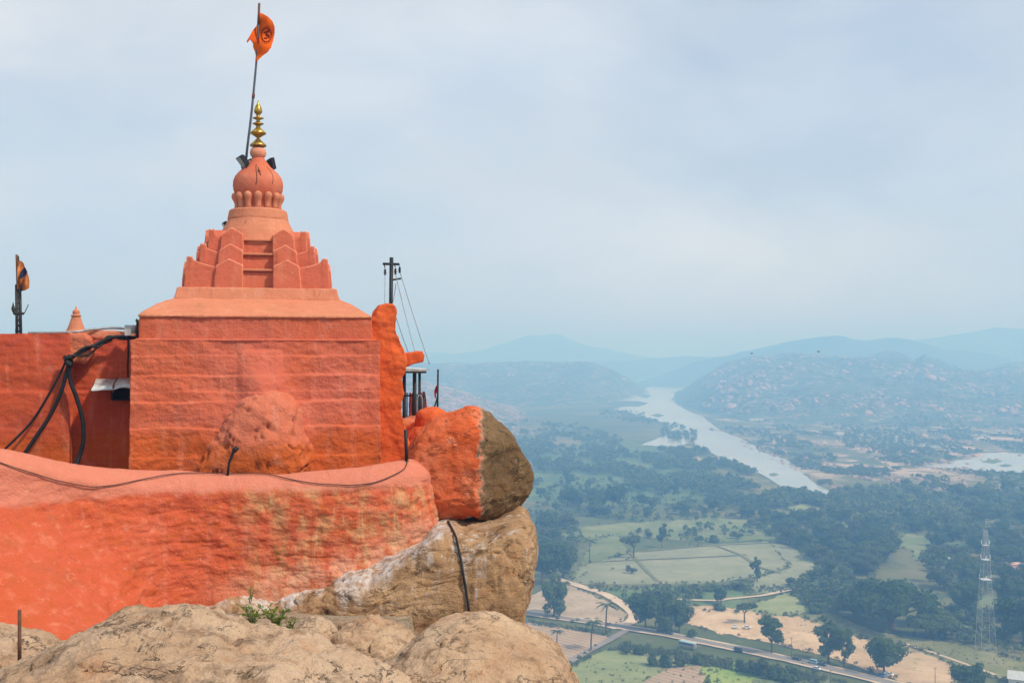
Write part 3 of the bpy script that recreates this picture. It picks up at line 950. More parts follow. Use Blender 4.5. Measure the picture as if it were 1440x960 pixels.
def scatter_rocks(pts, sizes, seed):
    v0, f0 = get_ico(1)
    r_ = np.random.default_rng(seed)
    f0 = np.array(f0)
    V, Fc = [], []
    for i, (p, s) in enumerate(zip(pts, sizes)):
        q = v0 * (1 + 0.25 * r_.normal(size=(len(v0), 1))) * np.array([s, s * r_.uniform(0.7, 1.2), s * r_.uniform(0.5, 0.9)])
        V.append(q + p)
        Fc.append(f0 + i * len(v0))
    me = bpy.data.meshes.new("boulder_field")
    V, Fc = np.concatenate(V), np.concatenate(Fc)
    me.vertices.add(len(V))
    me.vertices.foreach_set("co", V.ravel())
    me.loops.add(len(Fc) * 3)
    me.loops.foreach_set("vertex_index", Fc.ravel())
    me.polygons.add(len(Fc))
    me.polygons.foreach_set("loop_start", np.arange(len(Fc)) * 3)
    me.polygons.foreach_set("loop_total", np.full(len(Fc), 3))
    me.update()
    me.validate()
    return me


def stuff(name, me, mat):
    me.materials.append(mat)
    o = bpy.data.objects.new(name, me)
    COL.objects.link(o)
    o["kind"] = "stuff"
    return o


def cloud_pts(key, n, s0, s1, seed, thr=0.0):
    P_ = HILLPTS[key]
    r_ = np.random.default_rng(seed)
    out = []
    i = r_.integers(2, P_.shape[0] - 2, n * 3)
    j = (r_.uniform(s0, s1, n * 3) / 1.6 * (P_.shape[1] - 1)).astype(int)
    q = P_[i, j] + (P_[np.minimum(i + 1, P_.shape[0] - 1), j] - P_[i, j]) * r_.uniform(0, 1, (n * 3, 1)) + (P_[i, np.minimum(j + 1, P_.shape[1] - 1)] - P_[i, j]) * r_.uniform(0, 1, (n * 3, 1))
    d_ = fbm(np.stack([q[:, 0] / 230, q[:, 1] / 230, 0 * q[:, 0] + seed], -1), 4, gain=0.7, seed=seed)
    q = q[d_ > thr]
    return q[:n]


r_ = np.random.default_rng(5)
q = cloud_pts("left_near", 5200, 0.02, 1.0, 1, -0.45)
stuff("boulder_field", scatter_rocks(q, r_.gamma(2.0, 1.0, len(q)) + 0.6, 2), M_STONE)
q = cloud_pts("left", 1100, 0.1, 1.0, 3, 0.2)
stuff("boulder_field", scatter_rocks(q, r_.gamma(1.2, 2.0, len(q)) + 0.8, 4), M_STONE)
q = cloud_pts("right", 3400, 0.1, 1.0, 5, 0.28)
stuff("boulder_field", scatter_rocks(q, r_.gamma(1.2, 2.0, len(q)) + 0.7, 6), M_STONE)
pl = []
while len(pl) < 1500:
    x, y = r_.uniform(960, 1500), r_.uniform(592, 690)
    if y < 600 and x < 1010 or (x < 1180 and y > 590 + (x - 960) * 0.5 - 6):
        continue
    g = G(x, y)
    if fbm(np.array([[g[0] / 90, g[1] / 160, 3.0]]), 3, seed=6)[0] > 0.0:
        pl.append(g)
pl = np.array(pl)
stuff("boulder_field", scatter_rocks(pl, r_.gamma(2.0, 0.75, len(pl)) + 0.6, 8), M_STONE)
# ------------------------------------------------------------------ the temple on its rock
BF = 22.0            # front of the shrine
BC = 24.5            # centre of the tower
temple = thing("temple", "orange-red painted hilltop shrine with a tiered tower and round dome, above the curved wall", "temple",
               tuple(L(0, BC, -2.9)))


def clean_noise(a, z, s, sd, o=4):
    return fbm(np.stack([a / s, z / s, np.full_like(a, sd)], -1), o, seed=sd)


# front face: hand-laid courses and the hump where the render runs over the rock
na, nz = 300, 210
A_ = np.linspace(-2.37, 2.37, na)
Z_ = np.linspace(0.262, -3.2, nz)
aa, zz = np.meshgrid(A_, Z_, indexing='ij')
d = 0.030 * clean_noise(aa, zz * 1.4, 0.8, 2.0) + 0.012 * clean_noise(aa, zz * 1.3, 0.18, 5.0)
for zk, am, sd in ((-0.03, 0.028, 1.0), (-0.42, 0.032, 2.0), (-0.74, 0.02, 6.0), (-0.93, 0.045, 3.0), (-1.43, 0.04, 4.0), (-1.98, 0.03, 5.0)):
    zj = zk + 0.03 * fbm(np.stack([aa * 0.9, np.zeros_like(aa), np.full_like(aa, sd)], -1), 3, seed=sd)
    strength = am * (0.55 + 0.7 * sstep(-0.3, 0.3, fbm(np.stack([aa * 0.6, zz * 0, np.full_like(aa, sd + 9)], -1), 2, seed=sd)))
    d += strength * sstep(0.02, -0.02, zz - zj)
hump = np.exp(-((aa - 0.05) / 0.44) ** 2) * sstep(0.12, -0.75, zz)
d += 0.30 * hump
sk = np.exp(-(((aa + 0.05) / 1.02) ** 4)) * sstep(-0.55, -1.5, zz)
d += 0.20 * sk
d += 0.05 * sstep(0.45, 0.30, np.abs(aa - 0.03)) * sstep(0.1, 0.0, zz) * sstep(-0.9, -0.5, zz)
d += 0.03 * sstep(-1.05, -1.9, zz)
wob = 0.02 * fbm(np.stack([np.zeros_like(zz), zz * 1.6, np.ones_like(zz)], -1), 3, seed=3)
P = L(aa + wob * np.sign(aa) * sstep(1.8, 2.37, np.abs(aa)), BF - d, zz)
ring = [np.concatenate([L(np.full(1, -2.37), np.full(1, 26.9), np.full(1, z)) for z in Z_])]
wall_mb = MB()
Pl = L(np.full(nz, -2.36), np.full(nz, 26.9), Z_)
Pr_ = []
nb = 130
bb = np.linspace(BF, 26.9, nb)
right = []
for b in bb[1:]:
    q = 0.05 * fbm(np.stack([np.full(nz, b) * 1.2, Z_ * 1.2, np.full(nz, 2.0)], -1), 4, seed=8.0)
    right.append(L(2.37 + q, np.full(nz, b), Z_))
full = np.concatenate([Pl[None], P, np.array(right)], 0)
wall_mb.grid(full)
top = []
wall_mb.raw(np.concatenate([full[0, :1], full[1, :1], full[na, :1], full[-1, :1]]) - np.array([0, 0, 0.01]), [(0, 1, 2, 3)])
wall_mb.raw(np.concatenate([full[0, :1], full[0, -1:], full[-1, -1:], full[-1, :1]]), [(0, 1, 2, 3)])
o = obj("wall", wall_mb, M_WALL, temple, fix=True)
# ledge on top of the courses, then the upper band
mb = MB().prism([(-2.33, 0.10), (2.33, 0.10), (2.35, 0.27), (2.24, 0.29), (-2.24, 0.29), (-2.36, 0.26)], BF + 0.03, 26.85, L)
plaster(obj("ledge", mb, M_WALL, temple), 0.03, 2, 0.018, 0.3)
mb = MB().prism([(-2.24, 0.2), (2.245, 0.2), (2.225, 0.73), (-2.23, 0.72)], BF + 0.12, 26.7, L)
plaster(obj("upper_wall", mb, M_WALL, temple), 0.03, 2, 0.02, 0.35)
# sloping roof
mb = MB()
lo = [L(-2.25, BF + 0.07, 0.70), L(2.24, BF + 0.07, 0.70), L(2.24, 26.75, 0.70), L(-2.25, 26.75, 0.70)]
lo2 = [L(-2.25, BF + 0.07, 0.745), L(2.24, BF + 0.07, 0.745), L(2.24, 26.75, 0.745), L(-2.25, 26.75, 0.745)]
m1 = [L(-1.93, BF + 0.55, 0.99), L(1.92, BF + 0.55, 0.97), L(1.92, 26.3, 0.98), L(-1.93, 26.3, 0.98)]
up = [L(-1.60, BF + 0.92, 1.12), L(1.62, BF + 0.92, 1.12), L(1.62, 26.1, 1.12), L(-1.60, 26.1, 1.12)]
g = np.array([[q for q in lo], [q for q in lo2], [q for q in m1], [q for q in up]])
mb.grid(g, close_v=True)
mb.f += [(0, 1, 2, 3), (12, 13, 14, 15)]
plaster(obj("sloping_roof", mb, M_BAND, temple), 0.035, 3, 0.03, 0.5)
# tower plinth
def square_ring(h, z):
    return [L(-h, BC - h, z), L(h, BC - h, z), L(h, BC + h, z), L(-h, BC + h, z)]


mb = MB().grid(np.array([square_ring(1.64, 1.05), square_ring(1.64, 1.10), square_ring(1.585, 1.33), square_ring(1.55, 1.34)]), close_v=True)
mb.f += [(0, 1, 2, 3), (12, 13, 14, 15)]
plaster(obj("plinth", mb, M_BAND, temple), 0.025, 2, 0.015, 0.3)

# three tiers of peaked plates and pillars
TIERS = [  # half width, bottom, recess top, plate low, horn, pillar peak, pillar centre, half pillar, recess depth
    (1.46, 1.32, 1.72, 1.77, 1.975, 1.93, 0.575, 0.275, 0.13),
    (1.19, 1.70, 2.07, 2.08, 2.26, 2.26, 0.550, 0.245, 0.13),
    (1.02, 2.05, 2.38, 2.39, 2.585, 2.61, 0.520, 0.225, 0.13),
]
for ti, (h, z0, zr, zl, zh, zp, pc, pw, rd) in enumerate(TIERS):
    mb = MB()
    core = h - rd
    mb.grid(np.array([square_ring(core, z0), square_ring(core - 0.03, zr - 0.05), square_ring(core - 0.08, zr)]), close_v=True)
    nb0 = mb.n - 12
    mb.f += [tuple(nb0 + k for k in range(4)), tuple(nb0 + 8 + k for k in range(4))]
    for rot in range(4):
        ca, sa = [(1, 0), (0, 1), (-1, 0), (0, -1)][rot]

        def face(x, d_, z, ca=ca, sa=sa):
            y = -d_
            k_ = 1 - 0.05 * (z - z0)
            x, y = x * k_, y * k_
            return L(x * ca - y * sa, BC + x * sa + y * ca, z)
        for s in (-1, 1):
            x0, x1 = pc - pw, pc + pw
            mb.prism([(s * x0, z0 - 0.02), (s * (x1 + 0.02), z0 - 0.02), (s * x1, zp - 0.14), (s * (pc + 0.02), zp), (s * (x0 + 0.01), zp - 0.13)],
                     h + 0.085, h - 0.40, face)
            n_ = 7
            t = np.linspace(0, 1, n_)
            xs = (pc + pw - 0.04) + t * (h - pc - pw + 0.04)
            zs = zl + (zh - zl) * t ** 1.7
            poly = [(s * xs[0], z0 - 0.02)] + [(s * xs[-1] * 1.0, z0 - 0.02)] + [(s * x, z) for x, z in zip(xs[::-1], zs[::-1])]
            mb.prism(poly, h - 0.012, h - 0.13, face)
    o = obj("tier", mb, M_TOWER, temple)
    plaster(o, 0.019, 2, 0.012, 0.25)
    for rot in range(4):
        ca, sa = [(1, 0), (0, 1), (-1, 0), (0, -1)][rot]

        def face2(x, d_, z, ca=ca, sa=sa):
            return L(x * ca + d_ * sa, BC + x * sa - d_ * ca, z)
        rl = MB().prism([(-pc + pw - 0.02, zr - 0.03), (pc - pw + 0.02, zr - 0.03), (pc - pw + 0.02, zr + 0.02), (-pc + pw - 0.02, zr + 0.02)],
                        h - rd + 0.035, h - rd - 0.12, face2)
        plaster(obj("recess_ledge", rl, M_BAND, o), 0.014, 1, 0.006, 0.2)

c0 = L(0, BC, 0)
mb = MB().lathe([(0.90, 2.30), (0.84, 2.45), (0.78, 2.62), (0.70, 2.76), (0.635, 2.90), (0.5, 2.93)], c0, 48)
plaster(obj("drum", mb, M_BAND, temple), 0.022, 2, 0.012, 0.3)
mb = MB().lathe([(0.45, 2.86), (0.645, 2.88), (0.645, 2.91), (0.615, 3.08), (0.575, 3.11), (0.45, 3.12)], c0, 48)
plaster(obj("collar", mb, M_BAND, temple), 0.018, 1, 0.008, 0.25)
prof = [(0.40, 3.06), (0.425, 3.09), (0.425, 3.32), (0.475, 3.42), (0.520, 3.53), (0.536, 3.63), (0.528, 3.73), (0.49, 3.83), (0.42, 3.915), (0.35, 3.98),
        (0.275, 4.045), (0.215, 4.12), (0.165, 4.19), (0.125, 4.25), (0.10, 4.30), (0.06, 4.31)]
mb = MB().lathe(prof, c0, 64)
dome = obj("dome", mb, M_TOWER, temple)
def dome_pt(az, z):
    zs_, rs_ = [p_[1] for p_ in prof], [p_[0] for p_ in prof]
    r_ = np.interp(z, zs_, rs_) + 0.002
    return c0 + r_ * (math.sin(az) * UA - math.cos(az) * VB) + np.array([0, 0, z])


M_CRACK = plain("crack_grime", (0.13, 0.055, 0.03), 0.95)
for az, z0_, z1_, w_ in ((-0.10, 4.06, 3.60, 0.010), (0.06, 3.98, 3.86, 0.014), (0.12, 3.92, 3.80, 0.012), (0.62, 4.02, 3.62, 0.006)):
    zc_ = np.linspace(z0_, z1_, 12)
    obj("crack", MB().tube([dome_pt(az + 0.05 * math.sin(9 * z_ + az * 7), z_) for z_ in zc_], w_, 5), M_CRACK, dome)
NP = 14
for k in range(NP):
    a = 2 * math.pi * (k + 0.5) / NP
    cs, sn = math.cos(a), math.sin(a)
    pts, rad = [], []
    for r_, z_, w_ in ((0.445, 3.10, 0.074), (0.440, 3.17, 0.064), (0.448, 3.27, 0.066), (0.470, 3.34, 0.078), (0.490, 3.39, 0.086), (0.492, 3.43, 0.070), (0.488, 3.46, 0.030)):
        pts.append(c0 + cs * r_ * UA + sn * r_ * VB + np.array([0, 0, z_]))
        rad.append(w_)
    obj("petal", MB().tube(pts, rad, 10), M_BAND, dome).location = (0, 0, 0)
mb = MB().lathe([(0.05, 4.22), (0.11, 4.235), (0.16, 4.29), (0.178, 4.36), (0.16, 4.43), (0.11, 4.475), (0.05, 4.49)], c0, 32)
obj("ball", mb, M_TOWER, temple)
mb = MB().lathe([(0.05, 4.49), (0.175, 4.50), (0.178, 4.53), (0.14, 4.565), (0.07, 4.63), (0.032, 4.665), (0.032, 4.68), (0.07, 4.71), (0.172, 4.775), (0.175, 4.79), (0.10, 4.86),
                 (0.055, 4.90), (0.042, 4.93), (0.06, 4.955), (0.12, 4.985), (0.122, 4.995), (0.06, 5.02), (0.035, 5.05), (0.042, 5.075), (0.118, 5.105), (0.12, 5.115),
                 (0.05, 5.14), (0.035, 5.165), (0.045, 5.19), (0.082, 5.23), (0.090, 5.27), (0.075, 5.33), (0.04, 5.40), (0.02, 5.44), (0.006, 5.50)], c0, 32)
obj("finial", mb, M_GOLD, temple)

# the rock the shrine is built against
mb, cc = rock_px([(262, 672), (282, 642), (306, 612), (322, 582), (342, 556), (372, 546), (404, 552), (422, 576), (432, 610), (438, 672), (438, 740), (350, 760), (262, 740)],
                 21.42, 0.80, 0.6, 6, 0.72, 0.9, seed=3.0, lump=0.10, lump_s=0.8, fine=0.024, crack=0.10, cs=0.5)
o = obj("embedded_rock", mb, M_EMB, temple)
o["label"] = "painted boulder built into the front wall"

# rough right-hand flank
def slab(px, b, b0, b1):
    q = [TL(x, y, b) for x, y in px]
    return MB().prism([(p_[0], p_[2]) for p_ in q], b0, b1, L)


mb = slab([(515, 455), (525, 446), (527, 436), (531, 430), (542, 428), (551, 430), (555, 438), (555, 452), (555, 466), (559, 478), (564, 489), (566, 500), (567, 522), (562, 532), (565, 552), (561, 575), (566, 600), (569, 616), (574, 640), (578, 720), (515, 720)], 22.9, 22.45, 23.5)
mb.box(L(2.62, 24.2, -1.6), (0.55, 2.0, 3.2), np.stack([UA, VB, [0, 0, 1]], 1))
o = obj("buttress", mb, M_SIDE, temple)
plaster(o, 0.024, 1, 0.10, 0.6, 0.030, 0.22)
mb = slab([(548, 660), (562, 640), (574, 622), (588, 606), (598, 604), (602, 640), (602, 720), (548, 720)], 23.4, 22.8, 25.0)
plaster(obj("buttress_foot", mb, M_SIDE, temple), 0.035, 5, 0.10, 0.4, 0.02, 0.15)
mb = slab([(540, 494), (566, 497), (588, 494), (591, 500), (590, 508), (574, 512), (562, 518), (540, 524)], 23.6, 23.0, 23.8)
plaster(obj("water_spout", mb, M_SIDE, temple), 0.02, 1, 0.03, 0.25)
mb = MB().box(W(554, 522, 23.6), (0.36, 0.4, 0.15))
plaster(obj("bracket", mb, M_SIDE, temple), 0.02, 2, 0.03, 0.2)

# ------------------------------------------------------------------ wing wall on the left with its small turret
wing = thing("wing_wall", "red painted side wall with a stepped corner, left of the shrine behind the curved wall", "wall", tuple(W(60, 668, 22.5)))


def TLp(px, py, b):
    q = TL(px, py, b)
    return q


b1, b2 = 23.0, 23.45
xl, xm, xr = TL(-620, 500, b1)[0], TL(98, 500, b1)[0], TL(200, 500, b2)[0]
zt = TL(50, 469, b1)[2]
ztr = TL(150, 478, b2)[2]


def rough_face(x0, x1, z0, z1, b, bback, nx, nz_, sd, amp=0.03):
    X_, Zq = np.meshgrid(np.linspace(x0, x1, nx), np.linspace(z1, z0, nz_), indexing='ij')
    dd = amp * clean_noise(X_, Zq * 1.7, 0.8, sd) + 0.012 * clean_noise(X_, Zq * 2, 0.15, sd + 1)
    dd += 0.03 * sstep(0.03, -0.03, Zq + 0.75 + 0.04 * clean_noise(X_, Zq * 0, 0.8, sd + 4))
    Pq = L(X_, b - dd, Zq + 0.03 * clean_noise(X_, Zq * 0, 0.9, sd + 2) * sstep(z1 - 0.3, z1, Zq))
    back0 = L(np.full(nz_, x0), np.full(nz_, bback), np.linspace(z1, z0, nz_))
    back1 = L(np.full(nz_, x1), np.full(nz_, bback), np.linspace(z1, z0, nz_))
    rows = np.concatenate([back0[None], Pq, back1[None]], 0)
    m_ = MB().grid(rows)
    # top
    m_.grid(np.stack([rows[1:-1, 0], rows[1:-1, 0] + (bback - b) * VB], 1))
    return m_


obj("wall_panel", rough_face(xl, xm, -3.2, zt, b1, b1 + 1.2, 170, 110, 21.0), M_WING, wing)
obj("wall_panel", rough_face(xm - 0.02, xr, -3.2, ztr, b2, b2 + 1.2, 90, 110, 27.0), M_WING, wing)
# corner pier with the broken top
x0, x1 = TL(97, 480, b1)[0], TL(130, 480, b1)[0]
mb = MB().prism([(x0, zt - 0.6), (x0 + 0.30, zt - 0.55), (x1, zt - 0.42), (x1 - 0.05, zt - 0.12), (x0 + 0.30, zt + 0.0), (x0 - 0.03, zt + 0.01)], b1 + 0.02, b1 + 1.0, L)
plaster(obj("broken_corner", mb, M_EMB, wing), 0.025, 2, 0.06, 0.2)
mb = MB().prism([(TL(94, 470, b2)[0], ztr + 0.06), (xr, ztr - 0.04), (xr, ztr + 0.14), (TL(150, 470, b2)[0], ztr + 0.20), (TL(100, 470, b2)[0], ztr + 0.21)], b2 + 0.10, b2 + 1.6, L)
plaster(obj("coping", mb, M_BAND, wing), 0.03, 2, 0.03, 0.3)

tc = T(107, 467, 30.0)
turret = thing("turret", "small conical turret with a ball top, peeping over the left side wall", "turret", tuple(tc))
sc_ = 30.0 / 1585
mb = MB().lathe([(16 * sc_, -0.9), (15.5 * sc_, 0.0), (13 * sc_, 0.02), (12.4 * sc_, 0.05), (9.5 * sc_, 9 * sc_), (6.6 * sc_, 18 * sc_), (5.4 * sc_, 21.5 * sc_), (4, 0)][:7] + [(4 * sc_, 22 * sc_)], tc, 28)
obj("cone", mb, M_BAND, turret)
mb = MB().lathe([(3 * sc_, 21 * sc_), (6.8 * sc_, 21.5 * sc_), (6.8 * sc_, 23 * sc_), (4.0 * sc_, 24.2 * sc_), (4.2 * sc_, 25 * sc_), (4.9 * sc_, 27 * sc_), (4.0 * sc_, 29.5 * sc_), (1.5 * sc_, 31 * sc_), (0.7 * sc_, 35 * sc_)], tc, 24)
obj("ball_finial", mb, M_BAND, turret)

# ------------------------------------------------------------------ the curved parapet
st = np.array([  # px of the lip, its depth, top height, bottom height, flare at the foot
    (-800, 13.6, -1.0, -4.3, 2.4), (-330, 15.6, -1.05, -4.3, 2.6), (-160, 16.5, -1.25, -4.2, 2.8), (0, 17.3, -1.52, -4.15, 2.7), (55, 17.7, -1.65, -4.2, 2.35), (110, 18.15, -1.84, -4.25, 1.75), (160, 18.5, -1.98, -4.25, 1.15),
    (215, 18.85, -2.08, -4.22, 0.45), (270, 19.05, -2.135, -4.17, 0.16), (330, 19.2, -2.155, -4.16, 0.10), (400, 19.3, -2.135, -4.15, 0.08), (465, 19.4, -2.09, -4.10, 0.08),
    (530, 19.6, -2.03, -4.0, 0.10), (578, 19.9, -1.985, -3.9, 0.12), (604, 20.3, -1.965, -3.8, 0.14), (617, 20.85, -1.99, -3.7, 0.14), (621, 21.5, -2.01, -3.6, 0.12), (616, 22.3, -2.03, -3.5, 0.10), (590, 23.3, -2.05, -3.4, 0.10)])
plan = np.array([W(p[0], HY, p[1])[:2] for p in st])
seg = np.concatenate([[0], np.cumsum(np.hypot(*np.diff(plan, axis=0).T))])
NS = 600
u = np.linspace(0, seg[-1], NS)


def smooth1(y, w=25):
    ker = np.hanning(w)
    ker /= ker.sum()
    return np.convolve(np.concatenate([np.full(w // 2, y[0]) - (y[1] - y[0]) * np.arange(w // 2, 0, -1), y, np.full(w // 2, y[-1]) + (y[-1] - y[-2]) * np.arange(1, w // 2 + 1)]), ker, 'valid')


lx, ly = smooth1(np.interp(u, seg, plan[:, 0])), smooth1(np.interp(u, seg, plan[:, 1]))
ztop, zbot, fl = (smooth1(np.interp(u, seg, st[:, k])) for k in (2, 3, 4))
tx, ty = np.gradient(lx), np.gradient(ly)
tl = np.hypot(tx, ty)
nx_, ny_ = ty / tl, -tx / tl          # outward (towards the viewer)
rows = []
for off, dz in ((-0.62, -0.9), (-0.60, -0.30), (-0.58, -0.10), (-0.54, -0.035), (-0.46, -0.004), (-0.40, 0.0), (-0.33, -0.015), (-0.25, -0.05), (-0.17, -0.105), (-0.10, -0.165), (-0.045, -0.225), (-0.01, -0.285), (0.0, -0.335)):
    rows.append(np.stack([lx + nx_ * off, ly + ny_ * off, ztop + dz], 1))
NR = 110
for t in np.linspace(0, 1, NR + 1)[1:]:
    z = (ztop - 0.335) * (1 - t) + zbot * t
    e = 1.0 + 1.1 * sstep(0.3, 1.8, fl)
    off = fl * t ** e
    rows.append(np.stack([lx + nx_ * off, ly + ny_ * off, z], 1))
rows.append(np.stack([lx + nx_ * (fl * 1.02), ly + ny_ * (fl * 1.02), zbot - 0.8], 1))
Pp = np.stack(rows, 1) + np.array([0, 0, H])
du = np.gradient(Pp, axis=0)
dv = np.gradient(Pp, axis=1)
nn = np.cross(du, dv)
nn /= np.linalg.norm(nn, axis=2)[..., None] + 1e-9
if (nn[NS // 2, 60] @ np.array([0, -1, 0])) < 0:
    nn = -nn
rowi = np.arange(Pp.shape[1])
facemask = sstep(11, 18, rowi)[None, :] * (1 - 0.6 * sstep(1.2, 2.4, fl))[:, None]
uu = np.broadcast_to(u[:, None], Pp.shape[:2])
zz_ = Pp[..., 2]
dd = 0.055 * fbm(np.stack([uu * 0.55, zz_ * 0.9, np.zeros_like(uu)], -1), 3, seed=31) + 0.016 * fbm(np.stack([uu * 2.2, zz_ * 2.6, np.zeros_like(uu)], -1), 4, seed=32)
# courses of rough stone under the render
cz = (zz_ - H) * 3.6 + 0.5 * fbm(np.stack([uu * 0.5, zz_ * 0.3, np.zeros_like(uu)], -1), 3, seed=33)
row_id = np.floor(cz)
cx_ = uu * 1.5 + row_id * 0.37 + 0.3 * fbm(np.stack([uu * 0.8, zz_ * 0.8, np.ones_like(uu)], -1), 2, seed=34)
gap = np.maximum(sstep(0.70, 1.0, np.abs((cz % 1) * 2 - 1)), 0.6 * sstep(0.82, 1.0, np.abs((cx_ % 1) * 2 - 1)))
dd += facemask * (-0.010 * gap * sstep(-0.35, 0.25, fbm(np.stack([uu * 0.7, zz_ * 0.9, np.zeros_like(uu)], -1), 3, seed=35)) + 0.042 * fbm(np.stack([uu * 2.6, zz_ * 4.6, np.zeros_like(uu)], -1), 4, seed=36))
Pp = Pp + nn * dd[..., None]
mb = MB().grid(Pp)
pv_ = Pp.reshape(-1, 3)
pvx, pvy = pv_[:, 0] / pv_[:, 1] * F + 720, HY - (pv_[:, 2] - H) / pv_[:, 1] * F
pe_ = np.interp(pvx, [0, 240, 310, 400, 470, 540, 590, 624], [905, 838, 834, 830, 812, 788, 758, 735])
foot = sstep(46, 6, pe_ - pvy) * sstep(250, 420, pvx) * (np.tile(rowi, len(Pp)) > 20)
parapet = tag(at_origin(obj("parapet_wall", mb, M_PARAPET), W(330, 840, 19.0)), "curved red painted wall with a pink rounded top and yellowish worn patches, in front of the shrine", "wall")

at_ = parapet.data.attributes.new("worn_foot", 'FLOAT', 'POINT')
at_.data.foreach_set("value", foot.astype(np.float32))

# ------------------------------------------------------------------ rocks
def on_surface(o, px, py, lift=0.03):
    """point of a built rock under a photograph pixel"""
    n_ = len(o.data.vertices)
    q = np.empty(n_ * 3)
    o.data.vertices.foreach_get("co", q)
    q = q.reshape(-1, 3) + np.array(o.location)
    x = q[:, 0] / q[:, 1] * F + 720
    y = HY - (q[:, 2] - H) / q[:, 1] * F
    near = np.hypot(x - px, y - py) < 5
    D = q[near, 1].min() if near.any() else 19.0
    return W(px, py, D - lift)


def boulder_thing(name, label, mat, *a, cat="boulder", **k):
    m_, c_ = rock_px(*a, **k)
    zmin = min(float(x[:, 2].min()) for x in m_.v)
    return tag(at_origin(obj(name, m_, mat), (c_[0], c_[1], zmin)), label, cat)


def cut_right(P):
    # flat bare faces turned to the right and a worn shoulder above them
    for n, lim, kf in (((0.72, -0.66, -0.10), 0.78, 0.85), ((0.62, -0.35, 0.70), 0.93, 0.75), ((-0.15, -0.97, 0.05), 0.92, 0.6), ((0.55, -0.50, -0.66), 0.95, 0.7)):
        n = np.array(n)
        n = n / np.linalg.norm(n)
        ex = np.maximum(P @ n - lim, 0)
        P = P - n * (ex * kf)[:, None]
    return P


boulder_thing("boulder", "big rounded boulder, left half painted orange-red and right half bare brown, at the cliff edge", M_ROCKP,
              [(568, 650), (584, 612), (600, 597), (633, 581), (658, 573), (685, 579), (702, 592), (717, 606), (730, 628), (740, 650), (748, 672), (749, 688), (741, 706), (728, 722), (708, 733), (684, 731), (664, 724), (636, 728), (612, 728), (580, 722), (566, 700)],
              21.3, 1.05, 1.3, sub=6, p=0.82, q=0.7, seed=12.0, lump=0.06, lump_s=0.6, fine=0.022, crack=0.045, cs=0.6, center=(664, 655), hook=cut_right)
boulder_thing("boulder", "small orange-red painted boulder wedged between the shelter and the half-painted boulder", M_SIDE,
              [(586, 590), (592, 577), (606, 572), (622, 576), (634, 588), (640, 606), (630, 625), (600, 630), (588, 615)], 24.6, 0.6, 0.8, sub=5, seed=14.0, lump=0.05, lump_s=0.5)
ROCKB = boulder_thing("rock_outcrop", "massive weathered brown rock with white streaks carrying the curved wall", M_ROCKB,
                      [(140, 880), (200, 848), (240, 836), (310, 832), (400, 828), (470, 811), (540, 786), (590, 756), (624, 734), (650, 746), (690, 743), (716, 732), (734, 722), (745, 735), (752, 766), (750, 800), (745, 828), (742, 856), (736, 892), (724, 930), (700, 1000), (600, 1080), (450, 1110), (300, 1100), (200, 1050), (150, 960)],
                      20.0, 1.55, 2.4, sub=7, p=0.58, q=0.33, seed=16.0, lump=0.10, lump_s=1.1, fine=0.03, crack=0.08, cs=0.8, strata=0.02, center=(490, 900), cat="rock")
# limewash that ran down from the wall on to the rock
n_ = len(ROCKB.data.vertices)
q = np.empty(n_ * 3)
ROCKB.data.vertices.foreach_get("co", q)
q = q.reshape(-1, 3) + np.array(ROCKB.location)
vx, vy = q[:, 0] / q[:, 1] * F + 720, HY - (q[:, 2] - H) / q[:, 1] * F
edge_y = np.interp(vx, [200, 240, 310, 400, 470, 540, 590, 624, 640], [850, 838, 834, 830, 812, 788, 758, 735, 730])
run = 26 + 34 * fbm(np.stack([vx / 16, 0 * vx, 0 * vx], -1), 3, seed=91) + 16 * np.exp(-((vx - 530) / 30) ** 2)
lime = sstep(1.15, 0.35, (vy - edge_y) / np.maximum(run, 4)) * sstep(650, 615, vx)
at_ = ROCKB.data.attributes.new("lime", 'FLOAT', 'POINT')
at_.data.foreach_set("value", lime.astype(np.float32))
boulder_thing("boulder", "low broad sunlit boulder with flaking grey-brown crust, across the bottom left of the view", M_ROCKF,
              [(-190, 1024), (-100, 984), (-30, 959), (20, 942), (70, 919), (105, 898), (140, 876), (165, 868), (200, 865), (250, 867), (300, 875), (345, 886), (400, 900), (450, 914), (505, 932), (545, 952), (590, 969), (640, 999), (680, 1064), (600, 1214), (300, 1274), (0, 1264), (-180, 1164)],
              9.6, 2.6, 0.8, sub=7, p=0.70, q=0.62, seed=18.0, lump=0.07, lump_s=0.55, fine=0.026, crack=0.05, cs=0.6, strata=0.014, center=(270, 1010))
boulder_thing("boulder", "smooth tan domed boulder with a crack along its right side, at the bottom centre", M_ROCK,
              [(470, 960), (520, 944), (552, 926), (585, 896), (620, 876), (655, 867), (690, 866), (725, 876), (760, 895), (785, 915), (803, 940), (814, 965), (820, 1010), (800, 1090), (740, 1150), (640, 1170), (540, 1130), (480, 1040)],
              10.9, 1.7, 0.8, sub=7, p=0.72, q=0.7, seed=20.0, lump=0.045, lump_s=0.8, fine=0.018, crack=0.05, cs=0.7, strata=0.012, center=(660, 1010))
boulder_thing("boulder", "small pale rock beside the green weeds, between the big boulder and the streaked rock", M_ROCKF,
              [(404, 900), (416, 884), (434, 877), (452, 880), (466, 892), (470, 908), (464, 930), (430, 940), (405, 925)], 13.2, 0.5, 0.6, sub=5, seed=22.0, lump=0.05, lump_s=0.3, fine=0.015, crack=0.05, cs=0.25)
